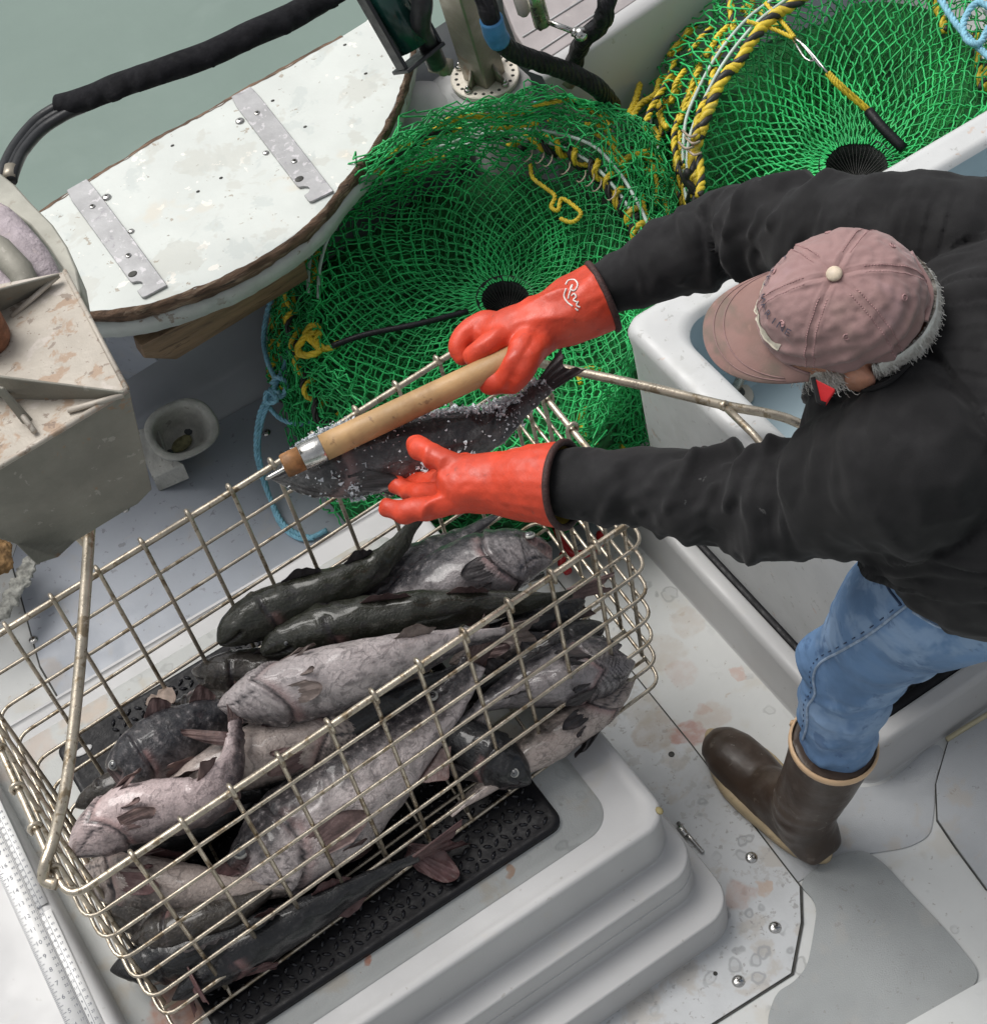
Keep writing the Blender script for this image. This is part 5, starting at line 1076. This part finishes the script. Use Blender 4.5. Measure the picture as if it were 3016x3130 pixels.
sw = remesh(b, .0042, 10, .5, folds([LR, LL, LS, LH], ampS, 1.15, 1.3, .004, 2, 8))
M['black_knit'] = mat('black_knit', (.0125, .0122, .0132), .84, var=.25, vscale=8, bump=.35, bscale=500, dist=.001, sheen=.07, spec=.25, spots=((30, .72, .01, (.10, .10, .10), .5),))
swo = sw.build('sweatshirt', M['black_knit'], person)
# --- jeans
b = MB()
legL = chain(b, [(1895, 1085, .89, .112), (1815, 1125, .83, .108), (1735, 1168, .73, .096), (1682, 1225, .63, .079), (1638, 1270, .55, .076), (1618, 1330, .46, .070), (1603, 1400, .37, .061), (1592, 1450, .30, .052)], n=44)
pR = [V3(q) for q in [(1.09, .74, .96), (1.19, .74, .80), (1.34, .70, .56), (1.44, .62, .35), (1.45, .60, .28)]]
legR = chain(b, [(*pR[0], .12), (*pR[1], .105), (*pR[2], .078), (*pR[3], .062), (*pR[4], .055)], n=24, view=False)
LLg, LRg = Limb(legL), Limb(legR)
def ampJ(L, st):
    t = st/L.s[-1]; return .0115*(math.exp(-((t-.60)/.15)**2)+.7*math.exp(-((t-.88)/.1)**2)+.22)
jm = remesh(b, .0045, 8, .5, folds([LLg, LRg], ampJ, .95, 1.0, .004, 6, 8))
M['denim'] = mat('blue_denim', (.115, .21, .37), .8, var=.22, vscale=7, bump=.4, bscale=500, dist=.001, spots=((10, .48, .14, (.24, .35, .52), .85), (20, .58, .08, (.055, .115, .24), .6), (40, .70, .03, (.03, .05, .09), .5)))
jo = jm.build('jeans', M['denim'], person)
def bvh_of(mb): return BVHTree.FromPolygons([tuple(v) for v in np.concatenate(mb.v)], mb.f)
def drape(px, bv, lift=.0015, n=60, view=False):
    out = []
    for u, v in spline([(a_, c_, 0) for a_, c_ in px], n)[:, :2]:
        q = PV(u, v, 0) if view else P(u, v, 0); d = nrm(q-camp); h = bv.ray_cast(Vector(camp), Vector(d))
        if h[0] is not None: out.append(np.array(h[0])+np.array(h[1])*lift*(1 if np.dot(np.array(h[1]), -d) > 0 else -1))
    return out
jb = bvh_of(jm)
sea = drape([(2813, 1825), (2761, 1860), (2666, 1933), (2580, 1985), (2511, 2024), (2487, 2067), (2492, 2120), (2470, 2160), (2468, 2214), (2455, 2262)], jb, .0012)
M['denim_seam'] = mat('denim_seam', (.30, .39, .52), .8, var=.3, vscale=60, bump=.5, bscale=300); M['denim_dark'] = mat('denim_dark', (.035, .06, .12), .85)
if len(sea) > 4:
    b = MB(); b.tube(sea, .0020, 7); b.build('side_seam', M['denim_seam'], person)
    sd = drape([(u-13, v-10) for u, v in [(2813, 1825), (2761, 1860), (2666, 1933), (2580, 1985), (2511, 2024), (2487, 2067), (2492, 2120), (2470, 2160), (2468, 2214), (2455, 2262)]], jb, .0003)
    b = MB()
    for k in range(0, len(sd)-1, 2): b.tube([sd[k], sd[k]*.3+sd[k+1]*.7], .0009, 5)
    b.build('seam_stitches', M['denim_dark'], person)['kind'] = 'stuff'
for px in ([(2700, 1722), (2712, 1790), (2755, 1850)], [(2790, 1870), (2870, 1915), (2900, 1905), (3016, 1890)], [(2800, 1835), (2880, 1880), (2925, 1890)]):
    q = drape(px, jb, .001, 24)
    if len(q) > 4: b = MB(); b.tube(q, .0018, 6); b.build('pocket_seam', M['denim_dark'] if px[0][0] == 2700 else M['denim_seam'], person)
# --- boots
M['boot'] = mat('brown_rubber', (.046, .028, .018), .42, var=.25, vscale=9, bump=.25, bscale=90, coat=.1, spots=((10, .52, .15, (.085, .062, .048), .7), (45, .62, .05, (.15, .125, .10), .5), (25, .66, .02, (.24, .21, .19), .5)))
M['sole'] = mat('cream_sole', (.46, .36, .22), .6, var=.15, vscale=20, bump=.3, spots=((20, .6, .1, (.22, .16, .10), .6),)); M['band'] = mat('tan_band', (.62, .42, .25), .45, var=.08, vscale=20)
def boot(o, top, yaw, r_top=.068):
    """o: heel-bottom point; yaw: toe direction"""
    bt = bpy.data.objects.new('boot', None); COL.objects.link(bt); bt.parent = person; bt.location = V3(o)-V3(person.location); bt.empty_display_size = .05
    F = np.array([math.cos(yaw), math.sin(yaw), 0]); S = np.array([-F[1], F[0], 0]); Z = np.array([0, 0, 1.]); o = V3(o)
    def W(f, s_, z): return o+F*f+S*s_+Z*z
    b = MB(); Lf = .30
    sec = [(-.012, .022, .024, .035), (-.007, .036, .040, .045), (.015, .048, .055, .06), (.06, .049, .060, .07), (.10, .048, .060, .067), (.15, .051, .048, .050), (.20, .055, .040, .044), (.245, .053, .035, .040), (.28, .040, .027, .032), (.297, .020, .016, .026)]
    loops = []
    for f_, wd, ht, zc in sec: loops.append([W(f_, wd*math.cos(a)*(1 if math.sin(a) < 0 else .93), max(.020, zc*.72+ht*math.sin(a)) ) for a in np.linspace(0, 2*math.pi, 28, endpoint=False)])
    b.loft(loops); an = W(.055, 0, .085); tp = V3(top)
    c = spline([np.r_[W(.048, 0, .05), .050], np.r_[W(.053, 0, .11), .055], np.r_[an*.45+tp*.55, .062], np.r_[tp, r_top]], 26); b.tube(c[:, :3], c[:, 3], 28)
    chain(b, [(*W(.085, 0, .085), .04), (*W(.14, 0, .062), .034)], n=8, view=False)
    b.ball(W(.038, 0, .050), (.046, .050, .045), 18, np.stack([F, S, Z], 1)); b.ball(W(.040, 0, .085), (.044, .046, .045), 18, np.stack([F, S, Z], 1))
    mb = remesh(b, .0045, 12, .5, lambda V, N_: np.array([.0022*fb(v, 12, 3)+.0022*math.sin(170*v[2]+4*fb(v, 10, 1))*math.exp(-((v[2]-.13)/.045)**2)*max(0, fb(v, 14, 7)+.3) for v in V]))
    V = np.concatenate(mb.v); T = nrm(tp-an); keep = np.dot(V-tp, T) < .001
    f2 = [q for q in mb.f if all(keep[i] for i in q)]; m2 = MB(); m2.add(V, f2); u_ = MB(); u_.add(V, f2)
    ob = m2.build('upper', M['boot'], None); ob.parent = bt; ob.location = -V3(o)
    def outl(g, z):
        l = []
        for a in np.linspace(0, 2*math.pi, 48, endpoint=False):
            f_ = .148+math.cos(a)*(.155+g); wd = np.interp(f_, [-.01, .03, .1, .2, .25, .30], [.038, .052, .048, .057, .053, .033])+g
            l.append(W(f_, wd*math.sin(a)*(1 if abs(math.sin(a)) > .6 else 1.05), z))
        return l
    b = MB(); b.loft([outl(.0, .001), outl(.004, .003), outl(.005, .016), outl(.003, .026), outl(-.004, .029), outl(-.02, .030)]); ob = b.build('sole', M['sole'], None); ob.parent = bt; ob.location = -V3(o)
    e1 = nrm(np.cross(T, [0, 1, 0])); e2 = np.cross(T, e1); b = MB(); loops = []
    for r_, d_ in ((r_top+.0005, -.011), (r_top+.003, -.010), (r_top+.0036, -.004), (r_top+.002, .001), (r_top-.001, .0015), (r_top-.002, -.01)):
        loops.append([tp+T*d_+r_*(math.cos(a)*e1+math.sin(a)*e2) for a in np.linspace(0, 2*math.pi, 40, endpoint=False)])
    b.loft(loops, False, False); b.tube([tp+e1*(r_top+.003)*math.cos(5.2)+e2*(r_top+.003)*math.sin(5.2)-T*.011, tp+e1*(r_top+.003)*math.cos(5.2)+e2*(r_top+.003)*math.sin(5.2)], .004, 8)
    ob = b.build('top_band', M['band'], None); ob.parent = bt; ob.location = -V3(o)
    return bt
btop = PV(1597, 1421, .345)
hL = P(2520, 2625, .006); tL = P(2185, 2275, .006); yw = math.atan2(tL[1]-hL[1], tL[0]-hL[0]); print('boot', hL, tL, np.linalg.norm(tL-hL), btop)
boot(hL*[1, 1, 0]+[0, 0, .007], btop, yw); boot((1.47, .54, .005), (1.44, .62, .345), 1.2)
# --- head
Cd = nrm(camp-PV(1612, 562, 1.28)); Iu = MR @ np.array([0, -1, 0]); Il = MR @ np.array([-1, 0, 0])
U = nrm(Cd*.89+Iu*.41+Il*.12); Fh = Il-Iu*.09; Fh = nrm(Fh-U*np.dot(Fh, U)); Sh = np.cross(U, Fh)   # Sh points to one side
HCt = PV(1611, 573, 1.27)-U*.010
CS = .96
def hp(f, s_, u): return HCt+Fh*f+Sh*s_+U*u
RH = np.stack([Fh, Sh, U], 1)
side = 1 if np.dot(Sh, -Iu) > 0 else -1      # side facing down in the picture
b = MB(); b.ball(hp(0, 0, -.018), (.092, .073, .080), 28, RH); b.ball(hp(.028, 0, -.052), (.062, .057, .052), 22, RH); b.ball(hp(.050, 0, -.070), (.034, .036, .026), 16, RH)
for sg in (1, -1):
    b.ball(hp(.055, sg*.035, -.045), (.03, .026, .026), 14, RH)
    b.ball(hp(-.002, sg*.080, -.046), (.019, .010, .031), 14, RH); b.ball(hp(-.008, sg*.088, -.038), (.013, .006, .018), 10, RH)
b.tube([hp(.092, 0, -.03), hp(.108, 0, -.052), hp(.112, 0, -.066)], [.010, .013, .015], 10); b.ball(hp(.108, 0, -.067), .0155, 10)
b.tube([hp(.088, .02, -.092), hp(.096, 0, -.094), hp(.088, -.02, -.092)], .006, 8); b.tube([hp(.086, .018, -.102), hp(.092, 0, -.104), hp(.086, -.018, -.102)], .0065, 8)
nk = [hp(-.02, 0, -.06), hp(-.045, 0, -.10), PV(1745, 655, 1.15), PV(1790, 680, 1.10)]; c = spline(nk, 10); b.tube(c, .058, 18)
skm = remesh(b, .0036, 5, .5, lambda V, N_: np.array([.0008*fb(v, 60, 3)+.0006*fb(v, 150, 1) for v in V]))
M['skin'] = mat('weathered_skin', (.60, .29, .19), .5, var=.12, vscale=16, bump=.4, bscale=220, sss=.15, spots=((24, .56, .1, (.56, .30, .22), .6), (60, .62, .08, (.36, .12, .08), .5)))
sko = skm.build('head', M['skin'], person)
for sg in (1, -1):
    b = MB(); b.ball(hp(.083, sg*.031, -.040), .0125, 14); e_ = b.build('eye', mat('eye_white', (.7, .68, .65), .2, bump=0), person)
    b = MB(); b.ball(hp(.0935, sg*.031, -.042), .0045, 10); b.build('iris', mat('iris', (.06, .09, .12), .15, bump=0), e_)
    b = MB(); b.tube(spline([hp(.09, sg*.014, -.024), hp(.096, sg*.030, -.020), hp(.086, sg*.048, -.026)], 8), .004, 7); b.build('eyebrow', mat('brow', (.5, .46, .42), .9), person)
# hair: swept strands over the back, sides and beard
M['hair'] = mat('grey_white_hair', (.90, .86, .80), .6, var=.2, vscale=60, bump=0, spots=((30, .55, .1, (.66, .60, .54), .5),)); hE = []
b = MB(); b.ball(hp(-.010, 0, -.020), (.091, .0775, .070), 26, RH)
V = np.concatenate(b.v); q = (V-HCt) @ RH; rr = random.Random(4)
def skull(th, ph):   # th azimuth from forward, ph elevation
    return hp(-.010+.094*math.cos(th)*math.cos(ph), .080*math.sin(th)*math.cos(ph), -.020+.078*math.sin(ph))
for k in range(8000):
    th = rr.uniform(math.radians(95), math.radians(265)); ph = rr.uniform(-1.15, .12); 
    if abs(math.degrees(th)-180) > 62 and ph < -.75: continue
    p0 = skull(th, ph); out = nrm(p0-hp(-.010, 0, -.02)); dn = -U*(.9)-Fh*.12+out*rr.uniform(.03, .2)+np.array([rr.gauss(0, .13) for _ in range(3)]); l_ = rr.uniform(.010, .021)
    p1 = p0+nrm(dn)*l_*.4+out*.003; p2 = p1+nrm(dn-out*.25)*l_*.35; p3 = p2+nrm(dn-out*.3+np.array([rr.gauss(0, .2) for _ in range(3)]))*l_*.35; hE.append([p0, p1, p2, p3])
for k in range(6500):   # sideburns and beard
    sg = rr.choice((1, -1)); t_ = rr.random(); a0 = hp(.018, sg*.071, -.040); a1 = hp(.048, sg*.048, -.068); a2 = hp(.068, sg*.0, -.090); a3 = hp(.082, sg*.015, -.070)
    base = spline([a0, a1, a2], 21)[int(t_*20)]+np.array([rr.gauss(0, .010) for _ in range(3)])*[1, 1, 1]; 
    if rr.random() < .2: base = a3+np.array([rr.gauss(0, .008) for _ in range(3)])
    out = nrm(base-hp(.02, 0, -.07)); dn = -U*.35-Fh*.45+out*.3+np.array([rr.gauss(0, .2) for _ in range(3)]); l_ = rr.uniform(.0035, .0085)
    hE.append([base-out*.004, base+nrm(dn)*l_*.4, base+nrm(dn)*l_*.75, base+nrm(dn-out*.2)*l_])
b = MB(); b.edges(np.array(hE), .00042, 3); ho = b.build('hair', M['hair'], person)
b = MB()
for sg in (1, -1):
    b.ball(hp(.036, sg*.048, -.056), (.033, .014, .024), 16, RH); b.ball(hp(.056, sg*.026, -.076), (.022, .018, .016), 14, RH)
b.build('beard_base', M['hair'], person)
b = MB(); loops = []
for ph in np.linspace(-.95, .15, 12): loops.append([skull(th, ph)+nrm(skull(th, ph)-HCt)*(.004+.0015*fb(skull(th, ph), 90)) for th in np.linspace(math.radians(100), math.radians(260), 40)])
b.loft(loops, False, False, closed=False); b.build('hair_base', M['hair'], person)
# --- cap
cp = bpy.data.objects.new('cap', None); COL.objects.link(cp); cp.parent = person; cp.location = HCt-V3(person.location); cp.empty_display_size = .05
M['cap'] = mat('faded_pink_cotton', (.300, .182, .175), .85, var=.13, vscale=10, bump=.4, bscale=450, dist=.001, sheen=.2, spots=((9, .55, .15, (.38, .245, .255), .6), (7, .5, .15, (.23, .155, .135), .55)))
M['cap_brim'] = mat('stained_pink_cotton', (.275, .165, .145), .88, var=.12, vscale=10, bump=.4, bscale=450, dist=.001, spots=((7, .46, .12, (.165, .13, .105), .85), (30, .62, .08, (.36, .23, .19), .4)))
def crown(th, ph, g=0.):
    """th azimuth from front, ph elevation from base (0) to top (pi/2)"""
    base = .0; e = math.cos(ph)**.80; x, y = math.cos(th)*e, math.sin(th)*e; z = math.sin(ph)**.92
    k = .003*math.sin(3*th+1)*e+ .004*fb((x*1.5, y*1.5, z), 2.2, 5)+.0022*fb((x*3, y*3, z*2), 3.5, 9)
    wr = .0042*max(0, -y*side*-1 if False else 0)
    yy = y*side
    if yy > .1: wr += .0034*math.sin(22*(z+.35*x)+3*x)*min(1, (yy-.1)*2)*(1-z)     # folds on the near side
    sm_ = min(abs(((th+math.pi/6*0) % (math.pi/3))-0), abs(math.pi/3-((th) % (math.pi/3))))
    sd = -.0016*math.exp(-((sm_*e)/.022)**2)+.0011*math.exp(-((sm_*e-.07)/.02)**2)
    R_ = 1+(k+wr+sd+g)/.1
    return hp(.099*x*R_, .0845*y*R_, -.006+.083*z*R_)
b = MB(); loops = []
for ph in list(np.linspace(-.02, 1.52, 46)):
    loops.append([crown(th, max(ph, 0), 0 if ph > 0 else -.002)-(U*.004 if ph < 0 else 0) for th in np.linspace(0, 2*math.pi, 180, endpoint=False)])
b.loft(loops, False, True); cr = b.build('crown', M['cap'], None); cr.parent = cp; cr.location = -HCt
def kid(mb, name, m, smooth=True):
    o = mb.build(name, m, None, smooth=smooth); o.parent = cp; o.location = -HCt; return o
def brim(f, y):   # f 0..1 outward
    th = y*1.02; bx = .099*math.cos(th); by = .0845*math.sin(th)
    ln = .066*(1-abs(y)**3.2)**.6 if abs(y) < 1 else 0; x = bx+ln*f+.004*f; yy = by*(1+.10*f*(1-abs(y)*.3))
    return hp(x, yy, -.006-.020*(yy/.09)**2*1.1-.006*f+.0015*fb((x*8, yy*8, 0), 1, 3))
b = MB(); top, bot = [], []
for i in range(17):
    f_ = i/16; row = [brim(f_, y) for y in np.linspace(-1, 1, 49)]; loops_t = row; top.append([p+U*.002*(1-max(0, f_-.93)*8) for p in row]); bot.append([p-U*.002*(1-max(0, f_-.93)*8) for p in row])
b.loft(top, False, False, closed=False); b.loft(bot[::-1], False, False, closed=False); b.loft([top[-1], bot[-1]], False, False, closed=False); kid(b, 'brim', M['cap_brim'])
b = MB(); b.tube([brim(.62, y)+U*.0024 for y in np.linspace(-.9, .9, 40)], .0007, 5); b.tube([brim(.80, y)+U*.0024 for y in np.linspace(-.93, .93, 40)], .0007, 5); b.tube([brim(.04, y)+U*.003 for y in np.linspace(-1, 1, 40)], .0016, 6); kid(b, 'brim_stitching', M['cap'])
b = MB(); tp_ = hp(0, 0, .079); b.ball(tp_, (.0095, .0095, .0055), 16, RH); kid(b, 'button', mat('cream_button', (.62, .52, .40), .5, var=.2, vscale=90, bump=.5))
M['cap_seam'] = mat('cap_seam', (.42, .25, .25), .85, var=.25, vscale=90, bump=.8, bscale=300)
for k in range(6):
    th = k*math.pi/3+math.pi/6*0
    b = MB()
    for off in (-.055, .055):
        prev = None
        for ph in np.linspace(.03, 1.32, 34):
            e = math.cos(ph)**.8+.05; q = crown(th+off/max(e, .25), ph, .0004)
            if prev is not None: b.tube([prev, prev*.4+q*.6], .0007, 5)
            prev = q
    kid(b, 'panel_seam', M['cap_seam'])
    b = MB(); q = crown(th+math.pi/6, .72, .0006); a_ = nrm(q-HCt); Rm = np.array(Vector(a_).to_track_quat('Z', 'Y').to_matrix()); ang2 = np.linspace(0, 2*np.pi, 14)
    b.tube([q+Rm @ np.array([.0035*math.cos(a), .0035*math.sin(a), 0]) for a in ang2], .0009, 5); b.ball(q, (.0022, .0022, .0006), 8, Rm); kid(b, 'eyelet', M['cap_seam'])
# worn pale edge and lettering on the front
b = MB(); pr = [crown(th, .24+.03*math.sin(9*th), .001) for th in np.linspace(-.62, .62, 40)]; pr2 = [crown(th, .36+.06*math.sin(7*th+1)+.02*math.sin(23*th), .0012) for th in np.linspace(-.62, .62, 40)]; b.loft([pr, pr2], False, False, closed=False)
b.tube(pr, .0012, 5); kid(b, 'worn_edge', mat('bare_lining', (.50, .46, .38), .85, var=.25, vscale=50, bump=.5))
ink2 = mat('cap_lettering', (.075, .07, .10), .8, bump=0); b = MB(); txt = 'OUND MARINE'; n_ = len(txt)
for i, chx in enumerate(txt):
    if chx == ' ': continue
    v, f = text_mesh(chx, .0175, 0)
    thc = side*(-.86+1.62*(i+.5)/n_)
    tv = []
    for x, y, z in v:
        th = thc+side*x/.085; ph = .66+y/.10
        tv.append(crown(th, ph, .0019))
    b.add(tv, f)
kid(b, 'lettering', ink2, False)
b = MB(); b.tube(spline([crown(math.pi+side*-.55, .10, .002), crown(math.pi, -.0, .004)-U*.006, crown(math.pi+side*.55, .10, .002)], 20), .0045, 8, flat=.4); kid(b, 'back_strap', M['cap'])
# --- collar
b = MB(); cpts = drape([(1592, 742), (1640, 748), (1690, 740), (1740, 700), (1775, 650), (1790, 590), (1785, 540)], bvh_of(sw), .003, 30, view=True)
if len(cpts) > 6: b.tube(cpts, .0045, 10, flat=.6); b.build('collar', M['black_knit'], person)
# --- gloves
M['glove'] = mat('orange_rubber', (.60, .054, .020), .50, var=.18, vscale=14, bump=.45, bscale=120, coat=.05, spots=((10, .55, .15, (.68, .10, .05), .6), (26, .58, .06, (.50, .045, .02), .6), (70, .66, .03, (.30, .06, .04), .5)))
M['cuff'] = mat('cuff_binding', (.045, .018, .016), .7, var=.3, vscale=90, bump=.8, bscale=300); M['lining'] = mat('yellow_lining', (.55, .40, .05), .9, var=.2, vscale=60, bump=.5)
def gfolds(seed):
    return lambda V, N_: np.array([.0035*fb(v, 16, seed)+.0055*(1-abs(fb(v*np.array([1.0, 1.6, 1]), 20, seed+5))*3.6)*max(0, fb(v, 9, seed+2)+.25)+.0008*fb(v, 70, 3) for v in V])
def glove(name, body, fingers, cuff, lab, seed, sm_n=4):
    g = bpy.data.objects.new('glove', None); COL.objects.link(g); g.parent = person; g.location = PV(*body[0][:3])-V3(person.location)
    b = MB()
    for c_ in body if isinstance(body[0], list) else [body]: chain(b, c_, n=24)
    for fch in fingers: chain(b, fch, n=18, sides=14)
    mb = remesh(b, .0028, sm_n, .5, gfolds(seed)); V = np.concatenate(mb.v)
    c0 = PV(*cuff[0][:3]); ax = nrm(PV(*cuff[1][:3])-c0); keep = np.dot(V-c0, ax) > 0
    m2 = MB(); m2.add(V, [q for q in mb.f if all(keep[i] for i in q)]); o = m2.build('glove_shell', M['glove'], None); o.parent = g; o.location = -PV(*body[0][:3])
    e1 = nrm(np.cross(ax, [0, 0, 1.])); e2 = np.cross(ax, e1); r_ = cuff[0][3]
    b = MB(); ring = [c0+r_*(math.cos(a)*e1+math.sin(a)*e2*cuff[2]) for a in np.linspace(0, 2*math.pi, 40, endpoint=False)]; closed_tube(b, ring, .0052, 10); o = b.build('cuff_binding', M['cuff'], None); o.parent = g; o.location = -PV(*body[0][:3])
    b = MB(); b.loft([[c0+(q-c0)*s_+ax*d_ for q in ring] for s_, d_ in ((.97, .0), (.90, .006), (.78, .04))], False, False); o = b.build('lining', M['lining'], None); o.parent = g; o.location = -PV(*body[0][:3])
    return g
# left hand (nearer): palm up under the fish
cL = (1080, 928, .925, .058)
glove('glove', [(1080, 928, .925, .059), (1030, 926, .915, .054), (970, 925, .90, .046), (925, 925, .895, .042), (885, 925, .888, .040)],
    [[(905, 905, .90, .026), (868, 892, .908, .0195), (835, 875, .912, .0175), (808, 860, .908, .0165), (797, 852, .902, .0145)],
     [(905, 945, .885, .028), (862, 958, .882, .0185), (815, 972, .876, .0165), (775, 978, .868, .0155), (742, 972, .858, .0140)],
     [(890, 930, .865, .028), (845, 942, .845, .0175), (805, 945, .825, .0165), (772, 935, .81, .0150), (758, 925, .805, .0135)],
     [(885, 915, .855, .026), (840, 922, .825, .0170), (800, 922, .80, .0155), (775, 912, .785, .0140)],
     [(890, 900, .85, .024), (850, 902, .815, .0155), (818, 900, .79, .0140), (798, 890, .778, .0125)]], [cL, (1030, 927, .915, .05), 1.0], '', 4)
cR = (1154, 567, .925, .052)
glove('glove', [(1154, 567, .925, .052), (1110, 588, .92, .051), (1055, 612, .912, .045), (1010, 628, .905, .042), (968, 640, .90, .040), (945, 640, .895, .034)],
    [[(965, 628, .905, .028), (925, 622, .905, .0195), (893, 640, .90, .0180), (877, 664, .893, .0165), (885, 682, .885, .0145)],
     [(985, 640, .91, .026), (950, 650, .92, .0190), (925, 668, .915, .0175), (905, 682, .905, .0155)],
     [(1020, 640, .91, .026), (1000, 665, .922, .019), (985, 695, .918, .0175), (968, 722, .900, .0165), (952, 733, .885, .0145)],
     [(1040, 650, .905, .025), (1020, 678, .918, .018), (1002, 708, .912, .0165), (985, 728, .895, .0155), (968, 735, .88, .0135)],
     [(1000, 690, .895, .024), (975, 712, .893, .0195), (950, 728, .890, .0180), (932, 733, .885, .0160)]], [cR, (1110, 588, .92, .05), 1.0], '', 9, 10)
# white script mark on the upper glove
# --- gaff
gf = thing('gaff', PV(760, 790, .885), 'short wooden gaff with steel ferrule held over the frosted fish', 'gaff')
g0, g1 = PV(543, 893, .872), PV(1000, 676, .905); gd = nrm(g1-g0); Lg = np.linalg.norm(g1-g0)
b = MB(); b.tube([g0+gd*t for t in np.linspace(Lg*.165, Lg, 12)], [.0198, .0198, .0197, .0196, .0195, .0194, .0193, .0192, .019, .019, .019, .019], 28)
b.build('wooden_handle', mat('ash_wood', (.46, .285, .13), .5, var=.2, vscale=9, bump=.3, bscale=120, spots=((7, .52, .12, (.30, .17, .075), .7), (40, .60, .06, (.18, .10, .05), .7), (12, .62, .08, (.58, .40, .21), .5))), gf)
b = MB(); b.tube([g0+gd*t for t in (0, .003, Lg*.075)], [.0165, .0180, .0185], 28); b.build('wooden_tip', mat('worn_tip', (.30, .14, .05), .55, var=.35, vscale=50, bump=.5, spots=((30, .55, .08, (.14, .05, .03), .8),)), gf)
b = MB(); b.tube([g0+gd*t for t in (Lg*.075, Lg*.078, Lg*.16, Lg*.165)], [.0190, .0202, .0204, .0195], 28); b.build('ferrule', M['bolt'], gf)
b = MB(); b.tube(spline([g0+gd*.02-[0, 0, .004], PV(525, 908, .868), PV(507, 918, .864)], 8), [.0032]*7+[.0012], 8); b.build('steel_point', M['bolt'], gf)
# script mark
gl = [c for c in person.children if c.name.startswith('glove')][1]; sh = [c for c in gl.children if c.name.startswith('glove_shell')][0]
gv = np.array([list(x.co) for x in sh.data.vertices]); bv2 = BVHTree.FromPolygons([tuple(v) for v in gv], [tuple(p.vertices) for p in sh.data.polygons])
b = MB()
for px in ([(1083, 545), (1088, 537), (1100, 536), (1106, 545), (1100, 556), (1092, 553), (1096, 545), (1090, 562), (1088, 572)], [(1084, 552), (1080, 566), (1086, 578), (1096, 586)], [(1094, 566), (1099, 562), (1103, 568), (1098, 574), (1104, 578)], [(1107, 576), (1104, 584), (1110, 588)], [(1101, 590), (1106, 594)]):
    q = drape(px, bv2, .0006, 26, view=True)
    if len(q) > 3: b.tube(q, .0013, 5)
if b.n:
    o = b.build('script_mark', mat('white_print', (.72, .68, .64), .6, bump=0), None); o.parent = gl; o.location = sh.location

b = MB(); q = [PV(1556, 722, 1.22), PV(1600, 744, 1.22), PV(1580, 774, 1.20), PV(1567, 768, 1.20)]
b.loft([[x-[0, 0, .006] for x in q], q]); b.build('red_collar', mat('red_cloth', (.62, .02, .025), .6, var=.1, bump=.3, bscale=300), person, bevel=.002)
b = MB(); b.tube([q[0], q[3], q[2]], .003, 7); b.build('collar_edge', M['black_knit'], person)
